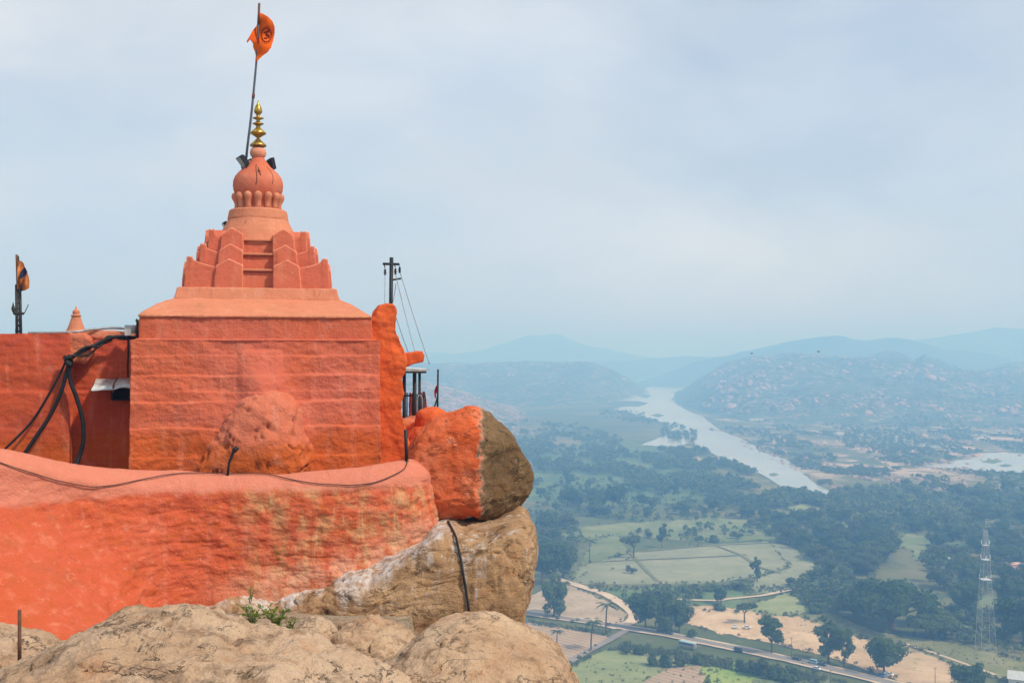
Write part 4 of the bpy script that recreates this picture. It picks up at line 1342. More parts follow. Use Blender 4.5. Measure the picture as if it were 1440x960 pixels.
boulder_thing("boulder", "cracked brown rock slab under the streaked rock, left of the smooth domed boulder", M_ROCK,
              [(462, 905), (474, 884), (500, 880), (530, 884), (556, 892), (580, 905), (590, 930), (560, 960), (500, 960), (466, 935)], 13.4, 0.7, 0.8, sub=6, seed=24.0, lump=0.06, lump_s=0.4, fine=0.02, crack=0.06, cs=0.3)
boulder_thing("boulder", "flat grey-brown rock at the far bottom left behind the iron post", M_ROCKF,
              [(-160, 920), (-60, 898), (-10, 900), (30, 908), (62, 922), (80, 940), (70, 980), (0, 1020), (-120, 1010)], 12.4, 0.9, 1.0, sub=6, seed=26.0, lump=0.05, lump_s=0.4, crack=0.05, cs=0.4)

# rock that carries the courtyard and the spot where the photographer stands
def mound(name, label, cx, cy, rx, ry, ztop_, seed, kind=None):
    n1, n2 = 120, 90
    t = np.linspace(0, 2 * math.pi, n1, endpoint=False)
    s = np.linspace(0, 1, n2)
    tt, ss = np.meshgrid(t, s, indexing='ij')
    rad = np.where(ss < 0.35, ss / 0.35, 1 + (ss - 0.35) / 0.65 * 0)
    r_ = np.where(ss < 0.35, ss / 0.35, 1.0)
    down = np.clip((ss - 0.35) / 0.65, 0, 1)
    out = np.interp(down, [0, 0.1, 0.25, 1], [0, 3.0, 14.0, 190.0])
    drop = np.interp(down, [0, 0.1, 0.25, 1], [0, 22.0, 55.0, ztop_ + 2.0])
    wob = 1 + 0.18 * fbm(np.stack([np.cos(tt) * 1.6, np.sin(tt) * 1.6, ss * 3], -1), 4, seed=seed)
    X = cx + np.cos(tt) * (rx * r_ + out) * wob
    Y = cy + np.sin(tt) * (ry * r_ + out) * wob
    Z = ztop_ - drop + 2.5 * fbm(np.stack([X / 14, Y / 14, ss * 4], -1), 4, seed=seed + 1) * sstep(0.0, 0.25, down)
    P_ = np.stack([X, Y, Z], -1)
    return MB().grid(P_, close_u=True)


hill_mb = mound("hill", "", -7.0, 16.0, 6.0, 13.0, H - 4.4, 41.0)
# ------------------------------------------------------------------ hill under the temple, rock under the viewer
M_HILL = mat_rock("hill_granite", (0.34, 0.25, 0.17), (0.44, 0.34, 0.24), (0.16, 0.13, 0.08), seed=9.0)
struct("hill", hill_mb, M_HILL, smooth=True)
vv, ff = get_ico(5)
Pq = vv * np.array([3.2, 2.6, 3.0])
Pq += vv * (0.25 * fbm(Pq / 1.4, 4, seed=51))[:, None]
Pq[:, 2] = np.minimum(Pq[:, 2], 1.3 + 0.05 * fbm(Pq / 0.6, 3, seed=52))
struct("hill_ledge", MB().raw(Pq + np.array([-0.6, -1.3, H - 1.55 - 1.35]), ff), M_ROCKF, smooth=True)

# ------------------------------------------------------------------ flag staff with the saffron pennant
def bez(pts, n=40):
    """smooth curve through points"""
    pts = np.asarray(pts, float)
    k = len(pts)
    t = np.linspace(0, k - 1, n)
    out = []
    for x in t:
        i = min(int(x), k - 2)
        f = x - i
        p0, p1, p2, p3 = pts[max(i - 1, 0)], pts[i], pts[i + 1], pts[min(i + 2, k - 1)]
        out.append(0.5 * (2 * p1 + (p2 - p0) * f + (2 * p0 - 5 * p1 + 4 * p2 - p3) * f * f + (3 * p1 - p0 - 3 * p2 + p3) * f ** 3))
    return np.array(out)


FB = 24.9
base = T(344, 246, FB)
fpole = thing("flag_staff", "tall thin flag staff leaning beside the temple's gilded finial", "flagpole", tuple(base))
pole_pts = bez([T(344, 250, FB), T(347, 215, FB), T(353, 165, FB), T(358, 115, FB), T(361, 80, FB), T(363, 40, FB), T(364.5, 6, FB)])
obj("staff", MB().tube(pole_pts, np.linspace(0.030, 0.020, 40), 8), M_POLE, fpole)
obj("joint_sleeve", MB().tube([T(356.0, 138, FB), T(356.7, 132, FB)], 0.034, 8), M_RUST, fpole)
obj("staff_top", MB().tube([T(363.2, 35, FB), T(364.6, 5, FB)], 0.027, 8), M_RUST, fpole)
PX = lambda x, y, b=FB: T(300 + x / 3.2, y / 3.2, b)


def cloth(outline, b, seed, depth=0.12, thick=0.012, nsub=4, wave=0.35):
    """a hanging cloth cut to an outline (photo pixels), folded in depth, with two faces"""
    bm = bmesh.new()
    vs = [bm.verts.new((x, y, 0)) for x, y in outline]
    bm.faces.new(vs)
    bmesh.ops.triangulate(bm, faces=bm.faces)
    bmesh.ops.subdivide_edges(bm, edges=bm.edges, cuts=3, use_grid_fill=True)
    bmesh.ops.triangulate(bm, faces=bm.faces)
    bmesh.ops.subdivide_edges(bm, edges=bm.edges, cuts=2, use_grid_fill=True)
    q = np.array([v.co[:] for v in bm.verts])
    fs = [tuple(v.index for v in f.verts) for f in bm.faces]
    bm.free()

    def dz(x, y):
        return depth * (np.sin(x * wave + y * 0.06 + seed) + 0.6 * np.sin(y * 0.16 + seed * 2 - x * 0.09))
    pts = np.array([T(x, y, b + dz(x, y)) for x, y, _ in q])
    off = VB * thick
    n_ = len(pts)
    fs2 = fs + [tuple(i + n_ for i in f[::-1]) for f in fs]
    return MB().raw(np.concatenate([pts, pts + off]), fs2), dz


fo = [(200, 56), (222, 62), (246, 76), (266, 96), (276, 122), (276, 150), (270, 182), (260, 214), (244, 236), (226, 248), (208, 264), (196, 280), (193, 262), (188, 236), (178, 210), (180, 200), (196, 198), (194, 176), (196, 136), (184, 146), (176, 160), (166, 178), (152, 194), (150, 186), (164, 162), (178, 136), (194, 118), (199, 100)]
fo = [(300 + x / 3.2, y / 3.2) for x, y in fo]
fm, fdz = cloth(fo, FB - 0.02, 1.3, 0.07, wave=0.22)
flag = obj("pennant", fm, M_FLAG, None, fix=False)
flag["label"] = "saffron swallow-tailed pennant with a round printed emblem, flying from the staff"
flag["category"] = "flag"
at_origin(flag, T(362, 80, FB))


def mark(strokes, w, b_off, closed=False):
    m_ = MB()
    for s_ in strokes:
        pts = bez(s_, max(8, 6 * len(s_)))
        m_.tube([T(300 + x / 3.2, y / 3.2, FB - 0.02 + fdz(300 + x / 3.2, y / 3.2) - b_off) for x, y in pts], w, 6)
    return m_


ringp = [(239 + 21 * math.cos(t), 158 + 31 * math.sin(t)) for t in np.linspace(0, 2 * math.pi, 25)]
om = [  # the sacred syllable: a "3"-like body, a tail, a crescent and a dot
    [(229, 150), (233, 145), (240, 146), (241, 152), (236, 157), (241, 160), (242, 168), (236, 174), (229, 170)],
    [(239, 158), (244, 156), (249, 160), (252, 165), (250, 170), (247, 167)],
    [(241, 139), (245, 143), (250, 141), (253, 136)],
]
em = mark([ringp], 0.010, 0.006)
for s_ in mark(om, 0.013, 0.006).__dict__['v'][:0]:
    pass
for s_ in om:
    pts = bez(s_, 6 * len(s_))
    em.tube([T(300 + x / 3.2, y / 3.2, FB - 0.02 + fdz(300 + x / 3.2, y / 3.2) - 0.006) for x, y in pts], 0.015, 6)
em.tube([T(300 + x / 3.2, y / 3.2, FB - 0.02 + fdz(300 + x / 3.2, y / 3.2) - 0.006) for x, y in ((247, 135), (248.5, 136))], 0.016, 6)
# ticks round the medallion
for t in np.linspace(0, 2 * math.pi, 21)[:-1]:
    if 0.25 * math.pi < 0: continue
    q0 = (239 + 24.5 * math.cos(t), 158 + 36 * math.sin(t))
    q1 = (239 + 27.5 * math.cos(t), 158 + 40 * math.sin(t))
    if q1[0] > 271: continue
    em.tube([T(300 + x / 3.2, y / 3.2, FB - 0.02 + fdz(300 + x / 3.2, y / 3.2) - 0.006) for x, y in (q0, q1)], 0.009, 5)
e_ = obj("emblem", em, M_EMBLEM, flag)
e_.location = -flag.location
sfringe = MB()
for k in range(12):
    y0 = 130 + k * 5.6
    sfringe.tube([T(300 + x / 3.2, y / 3.2, FB - 0.02 + fdz(300 + x / 3.2, y / 3.2) - 0.006) for x, y in ((199, y0), (206, y0 + 3))], 0.010, 5)
e_ = obj("border_print", sfringe, M_EMBLEM, flag)
e_.location = -flag.location

# ------------------------------------------------------------------ floodlights on the dome
def floodlight(name, label, c, yaw, pitch, s=1.0):
    t = thing(name, label, "floodlight", tuple(c), built_in_world=False, rotz=yaw)
    M = np.array(Euler((pitch, 0, 0)).to_matrix())
    obj("housing", MB().box((0, 0, 0), (0.34 * s, 0.085 * s, 0.27 * s), M), M_BLACK, t, smooth=False)
    obj("lens", MB().box(M @ np.array([0, -0.0445 * s, 0]), (0.30 * s, 0.006, 0.23 * s), M), M_GLASS, t, smooth=False)
    fin = MB()
    for k in range(6):
        fin.box(M @ np.array([(-0.13 + 0.052 * k) * s, 0.06 * s, 0]), (0.012 * s, 0.04 * s, 0.22 * s), M)
    obj("heat_sink", fin, M_BLACK, t, smooth=False)
    br = MB()
    for sx in (-1, 1):
        br.tube([M @ np.array([sx * 0.18 * s, 0, 0]), np.array([sx * 0.18 * s, 0.05, -0.20 * s])], 0.014 * s, 6)
    br.tube([np.array([-0.18 * s, 0.05, -0.20 * s]), np.array([0.18 * s, 0.05, -0.20 * s])], 0.014 * s, 6)
    br.tube([np.array([0, 0.05, -0.20 * s]), np.array([0, 0.05, -0.36 * s])], 0.016 * s, 6)
    obj("yoke", br, M_BLACK, t)
    return t


floodlight("floodlight", "black floodlight with a pale lens tilted left of the dome's neck", T(341, 227, 24.4), R(-62), R(38), 0.95)
floodlight("floodlight", "black floodlight seen from its back at the right of the dome's neck", T(382, 231, 24.75), R(118), R(-12), 0.92)
floodlight("floodlight", "dark floodlight low on the drum, half hidden behind the upper left tier", T(319, 320, 24.9), R(-70), R(30), 0.95)
obj_arm = tag(at_origin(obj("lamp_bracket", MB().tube([T(344, 228, 24.45), T(353, 224, 24.5), T(362, 223, 24.5)], 0.02, 6), M_BLACK), T(353, 224, 24.5)), "short black arm carrying the floodlight left of the dome's neck", "bracket")

# ------------------------------------------------------------------ prayer pole on the left
pb_ = 27.5
lp = thing("signal_mast", "dark iron mast with brackets behind the left side wall", "mast", tuple(T(27, 480, pb_)))
mm = MB()
for dx in (-2.8, 2.8):
    mm.tube([T(27 + dx, 500, pb_), T(25.5 + dx * 0.8, 400, pb_)], 0.035, 6)
for k in range(9):
    y0 = 468 - k * 8
    mm.tube([T(24, y0, pb_), T(29.5, y0 - 5, pb_)], 0.018, 5)
obj("lattice", mm, M_DARK, lp)
obj("top_rod", MB().tube([T(25, 410, pb_), T(23.5, 358, pb_)], 0.028, 6), M_RUST, lp)
obj("side_rod", MB().tube([T(26.2, 372, pb_), T(25.6, 360, pb_)], 0.02, 6), M_DARK, lp)
obj("bracket_arm", MB().tube([T(27, 440, pb_), T(21, 441, pb_), T(18.5, 434, pb_), T(18.5, 424, pb_)], 0.045, 6), M_DARK, lp)
obj("bracket_arm", MB().tube([T(27, 440, pb_), T(33.5, 441, pb_)], 0.035, 6), M_DARK, lp)
obj("guy_wire", MB().tube([T(34, 441, pb_), T(40, 428, pb_)], 0.010, 5), M_DARK, lp)
obj("guy_wire", MB().tube([T(23, 440, pb_), T(22, 468, pb_)], 0.012, 5), M_DARK, lp)
fm, _ = cloth([(24, 366), (30, 367), (33, 370), (35, 376), (38, 381), (40, 388), (41.5, 395), (41, 405), (36, 408), (29, 409.5), (24, 406), (24, 390)], pb_ - 0.05, 0.4, 0.10, wave=0.5)
fl2 = tag(at_origin(obj("flag", fm, M_FLAG2, fix=False), T(32, 390, pb_)), "faded ochre flag tied to the dark mast on the left", "flag")
fm, _ = cloth([(28, 384), (32, 378), (35.5, 376), (37.5, 381), (37.5, 386), (34, 388), (30, 392), (27.5, 391)], pb_ - 0.22, 0.4, 0.06, wave=0.5)
e_ = obj("navy_patch", fm, M_NAVY, fl2, fix=False)
e_.location = -fl2.location

# ------------------------------------------------------------------ electricity pole behind the shrine
eb = 31.0
ep = thing("electricity_pole", "black electricity pole with a cross-arm behind the right end of the shrine", "utility pole", tuple(T(549, 470, eb)))
obj("pole", MB().tube([T(548.5, 520, eb), T(550.5, 362, eb)], 0.055, 8), M_BLACK, ep)
obj("cross_arm", MB().tube([T(539, 371, eb - 0.1), T(561, 371.5, eb + 0.1)], 0.04, 6), M_BLACK, ep)
obj("lower_arm", MB().tube([T(549, 394, eb), T(564, 391.5, eb)], 0.028, 6), M_BLACK, ep)
for px, py in ((541.5, 382), (556, 381), (562, 379)):
    c = T(px, py, eb)
    mb = MB().lathe([(0.012, -0.10), (0.04, -0.08), (0.02, -0.05), (0.05, -0.02), (0.02, 0.01), (0.04, 0.04), (0.012, 0.08)], c, 10)
    mb.tube([c + np.array([0, 0, 0.1]), T(px - 1.5, 371.5, eb)], 0.015, 5)
    obj("insulator", mb, M_BLACK, ep)
M_LINE = plain("aluminium_line", (0.34, 0.36, 0.38), 0.5, 0.3)


def line(a, b, sag, r=0.012, n=24):
    a, b = np.array(a), np.array(b)
    t = np.linspace(0, 1, n)
    p = a[None] * (1 - t)[:, None] + b[None] * t[:, None]
    p[:, 2] -= sag * 4 * t * (1 - t)
    return MB().tube(p, r, 5)


for k, (q0, q1, lab) in enumerate((((541.5, 385), (541, 440), "nearly plumb line under the cross-arm of the electricity pole"), ((556, 384), (585, 500), "middle of the three lines sloping down from the electricity pole"),
                                   ((562, 381), (604, 512), "outermost of the three lines sloping down right from the electricity pole"), ((557, 398), (551, 432), "short stay from the lower arm of the electricity pole"),
                                   ((552, 430), (578, 505), "lowest of the lines sloping down behind the orange buttress"))):
    m_ = line(T(*q0, eb), T(*q1, eb - 1.0 + 0.3 * k), 0.05, 0.011)
    tag(at_origin(obj("power_line", m_, M_LINE), T(*q0, eb)), lab, "wire", "lines on the electricity pole")

# ------------------------------------------------------------------ cables and fittings on the wing wall
cb = 22.78
def cable(name, pts, r, lab, mat=M_CABLE, group=None):
    m_ = MB().tube(bez(pts, 60), r, 8)
    return tag(at_origin(obj(name, m_, mat), pts[0]), lab, "cable", group)


cable("cable", [T(97, 508, cb), T(92, 530, cb), T(84, 556, cb), T(70, 585, cb), T(52, 612, cb - 0.05), T(33, 640, cb - 0.1)], 0.040, "thick black cable sagging down left from the cable knot", group="cables on the left wall")
cable("cable", [T(96, 508, cb), T(99, 535, cb), T(108, 560, cb), T(116, 590, cb), T(117, 620, cb), T(112, 640, cb), T(104, 660, cb - 0.1)], 0.045, "thickest black cable looping down right from the cable knot", group="cables on the left wall")
cable("cable", [T(93, 507, cb), T(82, 530, cb), T(62, 566, cb), T(40, 598, cb), T(6, 632, cb - 0.1)], 0.024, "thin dark cable running furthest left from the cable knot", group="cables on the left wall")
cable("cable", [T(97, 505, cb), T(112, 496, cb + 0.1), T(135, 484, cb + 0.3), T(160, 474, cb + 0.4), T(192, 475, cb + 0.4)], 0.035, "black cable climbing from the cable knot to the meter box", group="cables on the left wall")
cable("cable", [T(99, 503, cb), T(120, 488, cb + 0.1), T(140, 487, cb + 0.3), T(152, 473, cb + 0.4), T(175, 477, cb + 0.4), T(190, 474, cb + 0.4)], 0.022, "thin tangled cable beside the cable climbing to the meter box", group="cables on the left wall")
cable("cable", [T(95, 500, cb), T(104, 500, cb), T(124, 499, cb + 0.2), T(140, 486, cb + 0.4), T(158, 478, cb + 0.4)], 0.020, "lowest thin cable above the broken wall corner", group="cables on the left wall")
cable("cable", [T(40, 468, 23.4), T(100, 467, 23.3), T(130, 463, 23.5), T(160, 461, 23.6), T(188, 463, 23.4)], 0.026, "grey cable lying along the top of the left wall", M_STEEL, group="cables on the left wall")
cable("cable", [T(180, 470, 23.1), T(180.5, 495, 23.15), T(179.5, 515, 23.15), T(180, 530, 23.1)], 0.020, "short dark cable dropping to the zinc awning", group="cables on the left wall")
kn = MB()
for k in range(5):
    a = 2 * math.pi * k / 5
    kn.tube([T(96 + (1.5 + 0.9 * k) * math.cos(t + a), 508 + (2.0 + 1.2 * k) * math.sin(t * 1.3 + a), cb - 0.05 + 0.08 * math.sin(2 * t + a)) for t in np.linspace(0, 5.4, 16)], 0.034, 6)
kn.box(T(97, 508, cb - 0.02), (0.09, 0.09, 0.13))
tag(at_origin(obj("cable_knot", kn, M_CABLE), T(96, 508, cb)), "knot of taped black cables on the corner of the left wall", "cable knot")
mbx = thing("meter_box", "small grey meter box with a black bracket beside the shrine's upper left corner", "meter box", tuple(T(186, 466, 23.0)))
obj("box", MB().box(T(184, 463, 23.1), (0.20, 0.14, 0.17)), M_STEEL, mbx, smooth=False)
obj("cover", MB().box(T(180, 467, 22.95), (0.10, 0.08, 0.13)), M_ZINC, mbx, smooth=False)
br = MB().tube([T(194, 475, 22.95), T(194, 451, 22.95), T(191, 450, 22.95)], 0.035, 6)
obj("bracket", br, M_BLACK, mbx)

aw = thing("awning", "bent white zinc sheet awning fixed over the dark hatch of the left wall", "awning", tuple(T(158, 540, 23.2)))
n1 = 14
rowsA = []
for i, t in enumerate(np.linspace(0, 1, n1)):
    xq = 128 + t * 59
    sag = 1.2 * math.sin(t * 6) + 0.8 * math.sin(t * 13 + 1)
    rowsA.append([T(135 + t * 52, 532 + 0.4 * sag, 23.42), T(132 + t * 55, 540 + sag, 23.0), T(xq, 547.5 - 2.8 * t + sag, 22.55), T(xq, 549.0 - 2.8 * t + sag, 22.56), T(132 + t * 55, 541.6 + sag, 23.01), T(135 + t * 52, 533.6, 23.43)])
obj("sheet", MB().grid(np.array(rowsA), close_v=True), M_ZINC, aw)
ow = MB().tube([T(165, 531, 22.9), T(160, 540, 22.75), T(158.5, 551, 22.5)], 0.020, 6)
obj("tie_wire", ow, M_RUST, aw)
hatch = thing("hatch", "black box-like hatch under the zinc awning", "hatch", tuple(T(172, 562, 23.3)))
M_PIT = plain("black_board", (0.008, 0.008, 0.008), 0.9)
obj("door", MB().box(T(172, 553, 23.3), (0.42, 0.16, 0.25), np.stack([UA, VB, [0, 0, 1]], 1)), M_PIT, hatch, smooth=False)
fr = MB()
for (q0, q1) in (((157.5, 544), (157.5, 562)), ((157.5, 562), (186, 562))):
    fr.tube([T(*q0, 23.2), T(*q1, 23.2)], 0.018, 5)
obj("frame", fr, M_DARK, hatch)

# ------------------------------------------------------------------ wire along the parapet with its two pegs
def on_parapet(px, lift, row):
    i = int(np.argmin(np.abs((lx[:540] / ly[:540]) * F + 720 - px)))
    return Pp[i, row] + nn[i, row] * lift


def par_at(px, py, lift=0.02):
    i = int(np.argmin(np.abs((lx[:540] / ly[:540]) * F + 720 - px)))
    col_ = Pp[i]
    pyv = HY - (col_[:, 2] - H) / col_[:, 1] * F
    py = max(py, pyv[3:30].min() + 2.2)
    j = int(np.argmin(np.abs(pyv[5:80] - py))) + 5
    return col_[j] + nn[i, j] * lift


wire_px = [(-40, 636), (0, 652), (40, 664), (80, 675), (115, 683), (150, 684), (185, 679), (225, 671), (270, 665.5), (318, 665), (345, 664.5), (375, 668), (410, 676), (450, 681), (490, 682.5), (520, 680), (550, 671), (575, 660), (592, 647)]
wq = bez([(x, y, 0) for x, y in wire_px], 130)
wp = np.array([par_at(x, y, 0.030) for x, y, _ in wq])
ker = np.hanning(13)
ker /= ker.sum()
wp = np.stack([np.convolve(np.pad(wp[:, k], 6, mode='edge'), ker, 'valid') for k in range(3)], 1)
wp = bez(wp, 400)
tag(at_origin(obj("wire", MB().tube(wp, 0.010, 6), M_WIRE), wp[0]), "thin dark wire draped along the rounded top of the curved wall", "wire")
p0 = par_at(319, 666, 0.0)
mb = MB().tube([p0, p0 + np.array([0.02, 0, 0.20]), p0 + np.array([0.09, 0.02, 0.40]), p0 + np.array([0.155, 0.03, 0.475])], [0.026, 0.022, 0.026, 0.034], 8)
mb.tube([p0 + np.array([0.10, 0.0, 0.42]), p0 + np.array([0.17, 0.03, 0.50])], 0.045, 8)
tag(at_origin(obj("wire_peg", mb, M_BLACK), p0), "bent black peg standing on the curved wall in front of the embedded rock", "peg")
p0 = par_at(591, 648, 0.0)
mb = MB().tube([p0 - np.array([0, 0, 0.05]), p0 + np.array([-0.01, 0, 0.25]), p0 + np.array([-0.02, 0, 0.58])], [0.035, 0.030, 0.034], 8)
tag(at_origin(obj("wire_peg", mb, M_BLACK), p0), "straight black peg at the right end of the curved wall", "peg")
m_ = MB().tube(bez([W(630, 733, 20.3)] + [on_surface(ROCKB, x_, y_) for x_, y_ in ((640, 752), (644, 768), (648, 785), (651, 805), (655, 828), (658, 848), (661, 870))], 50), 0.022, 8)
tag(at_origin(obj("cable", m_, M_CABLE), W(640, 745, 19)), "black cable hanging down the streaked rock from under the half-painted boulder", "cable")
m_ = MB().tube([W(27.5, 940, 11.6), W(27.5, 900, 11.6), W(27.5, 857, 11.6)], [0.022, 0.020, 0.020], 8)
ip = tag(at_origin(obj("iron_post", m_, M_RUST), W(27.5, 935, 11.6)), "thin rusty iron post standing among the rocks at the bottom left", "post")

# ------------------------------------------------------------------ little shelter at the edge
sb = 28.5
sh = thing("shelter", "small tin-roofed lookout shelter with a railing behind the orange buttress", "shelter", tuple(W(583, 605, sb)))
k_ = sb / F
rf = MB()
rf.prism([(-27, 0), (16, -0.3), (17, 2.4), (-27, 5.0)], -0.9, 0.9, lambda x, d_, z: W(583 + x, 521 - z, sb) + np.array([0, d_, 0.35 * 0]))
obj("roof", rf, M_ZINC, sh, smooth=False)
obj("roof_edge", MB().box(W(582, 523.2, sb - 0.93), (34 * k_, 0.05, 2.6 * k_)), M_DARK, sh, smooth=False)
for px, dy in ((583, -0.6), (568, -0.5), (590, 0.7), (569, 0.8)):
    obj("post", MB().tube([W(px, 602, sb + dy), W(px, 523, sb + dy)], 0.055 if px == 583 else 0.04, 6), M_DARK, sh)
rl = MB()
for px in range(568, 600, 4):
    rl.tube([W(px, 600, sb - 0.55), W(px + 0.5, 552, sb - 0.55)], 0.018, 5)
rl.tube([W(566, 556, sb - 0.55), W(598, 556, sb - 0.55)], 0.022, 5)
rl.tube([W(566, 596, sb - 0.55), W(598, 594, sb - 0.55)], 0.022, 5)
obj("railing", rl, M_DARK, sh)
obj("arch_hoop", MB().tube([W(586, 600, sb - 0.8)] + [W(586 + 4 - 4 * math.cos(t), 566 - 11 * math.sin(t), sb - 0.8) for t in np.linspace(0, math.pi, 9)] + [W(594, 600, sb - 0.8)], 0.02, 5), M_STEEL, sh)
mb, _ = rock_px([(560, 612), (566, 588), (580, 586), (596, 590), (606, 606), (600, 640), (560, 640)], 27.6, 0.8, 1.6, sub=5, seed=61.0, lump=0.05, lump_s=0.5)
obj("plinth", mb, M_EMB, sh)
for k, (x0, y0, w_, h_) in enumerate(((576, 552, 7, 40), (594, 550, 6.5, 42))):
    fm, _ = cloth([(x0, y0), (x0 + w_ * 0.6, y0 + 1), (x0 + w_, y0 + h_ * 0.5), (x0 + w_ * 0.8, y0 + h_), (x0 + 1, y0 + h_ - 2), (x0 - 1, y0 + h_ * 0.5)], 28.6, k * 1.0, 0.05, wave=0.8)
    tag(at_origin(obj("cloth", fm, M_REDCL, fix=False), T(x0, y0, 28.6)), ["dark red cloth hanging on the shelter railing, left of its middle post", "dark red cloth hanging at the right end of the shelter railing"][k], "cloth")
fp = thing("flag_post", "slim post with a small red streamer between the shelter and the red boulder", "flagpole", tuple(W(615, 585, 27.0)))
obj("staff", MB().tube([W(615, 590, 27.0), W(616, 519, 27.0)], 0.026, 6), M_DARK, fp)
obj("brace", MB().tube([W(609, 578, 27.0), W(616, 556, 27.0)], 0.02, 5), M_DARK, fp)
fm, _ = cloth([(615.5, 540), (612.5, 544), (610.5, 550), (611, 558), (613.5, 561), (613, 554), (615.5, 549)], 27.8, 0.2, 0.04, wave=0.8)
tag(at_origin(obj("streamer", fm, M_REDCL, fix=False), W(615, 545, 27.0)), "small red streamer tied to the slim post near the shelter", "flag")

# ------------------------------------------------------------------ weeds between the rocks
M_WEED = None
def leaf_mat(name, a, b, trans=0.25):
    k = N(name)
    inf = k.node("ShaderNodeObjectInfo")
    n = k.noise(0.9, 3, 0.6)
    f = k.math('ADD', k.math('MULTIPLY', k.maprange(n, 0.35, 0.65), 0.6), k.math('MULTIPLY', inf.outputs["Random"], 0.4))
    c = k.mix(f, a, b)
    d1 = k.node("ShaderNodeBsdfDiffuse")
    k.set(d1.inputs["Color"], c)
    t1 = k.node("ShaderNodeBsdfTranslucent")
    k.set(t1.inputs["Color"], c)
    mx = k.node("ShaderNodeMixShader")
    mx.inputs[0].default_value = trans
    k.t.links.new(d1.outputs[0], mx.inputs[1])
    k.t.links.new(t1.outputs[0], mx.inputs[2])
    k.t.links.new(mx.outputs[0], k.out.inputs["Surface"])
    return k.m


M_WEED = leaf_mat("weed_leaf", (0.11, 0.17, 0.03), (0.22, 0.28, 0.055))
M_STEM = plain("green_stem", (0.12, 0.13, 0.04), 0.8)
for k, (px, py, D, n_, s_, lab) in enumerate(((356, 877, 12.2, 60, 0.22, "bright green weed tuft leftmost below the streaked rock"), (388, 884, 12.4, 80, 0.26, "bushiest green weed between the streaked rock and the small pale rock"),
                                              (408, 892, 12.6, 40, 0.18, "low green sprig at the left foot of the small pale rock"), (352, 842, 18.3, 30, 0.22, "small grass tuft growing at the foot of the curved wall"))):
    c = W(px, py, D)
    r_ = np.random.default_rng(100 + k)
    t = thing("weed", lab, "weed", tuple(c), "weeds among the rocks")
    stems, leaves = MB(), MB()
    for j in range(n_ // 5):
        a = r_.uniform(0, 2 * math.pi)
        tip = c + np.array([math.cos(a) * s_ * r_.uniform(0.2, 0.75), math.sin(a) * s_ * 0.5, s_ * r_.uniform(0.35, 1.0)])
        pts = bez([c + r_.normal(size=3) * 0.03 - np.array([0, 0, 0.08]), (c + tip) / 2 + np.array([0, 0, s_ * 0.12]), tip], 8)
        stems.tube(pts, 0.004, 4)
        for q in range(9):
            b0 = pts[r_.integers(2, 8)]
            d_ = r_.normal(size=3)
            d_[2] = abs(d_[2]) * 0.6
            d_ /= np.linalg.norm(d_)
            sd_ = np.cross(d_, r_.normal(size=3))
            sd_ /= np.linalg.norm(sd_)
            l_ = s_ * r_.uniform(0.15, 0.34)
            leaves.raw([b0, b0 + d_ * l_ * 0.5 + sd_ * l_ * 0.17, b0 + d_ * l_, b0 + d_ * l_ * 0.5 - sd_ * l_ * 0.17], [(0, 1, 2, 3)])
    obj("stem", stems, M_STEM, t)
    obj("leaves", leaves, M_WEED, t, smooth=False, fix=False)
# ------------------------------------------------------------------ trees
def quads_mesh(name, C, Nn, S, rs, aspect=0.62):
    """leaf clumps: one bent quad each at C, facing about Nn, size S"""
    n = len(C)
    r1 = rs.normal(size=(n, 3))
    t = np.cross(Nn, r1)
    t /= np.linalg.norm(t, axis=1)[:, None] + 1e-9
    b = np.cross(Nn, t)
    S = S[:, None]
    fold = Nn * S * 0.18
    v = np.stack([C - t * S - fold, C - b * S * aspect, C + t * S - fold, C + b * S * aspect], 1).reshape(-1, 3)
    return v


def mesh_from_quads(name, v, mat):
    me = bpy.data.meshes.new(name)
    n = len(v) // 4
    me.vertices.add(len(v))
    me.vertices.foreach_set("co", v.ravel())
    me.loops.add(n * 4)
    me.loops.foreach_set("vertex_index", np.arange(n * 4))
    me.polygons.add(n)
    me.polygons.foreach_set("loop_start", np.arange(n) * 4)
    me.polygons.foreach_set("loop_total", np.full(n, 4))
    me.update()
    if mat:
        me.materials.append(mat)
    return me


M_LEAFD = leaf_mat("leaf_dark", (0.050, 0.092, 0.028), (0.090, 0.135, 0.042), 0.3)
M_LEAFM = leaf_mat("leaf_mid", (0.072, 0.125, 0.036), (0.150, 0.190, 0.062), 0.35)
M_LEAFO = leaf_mat("leaf_olive", (0.075, 0.100, 0.035), (0.125, 0.135, 0.055), 0.25)
M_LEAFP = leaf_mat("palm_leaf", (0.045, 0.085, 0.025), (0.085, 0.120, 0.040), 0.25)
M_BARK = plain("bark", (0.14, 0.10, 0.07), 0.9, 0, 0.3, 2.0, 0.05)
M_FOREST = leaf_mat("woodland_leaf", (0.075, 0.122, 0.038), (0.190, 0.215, 0.080), 0.35)


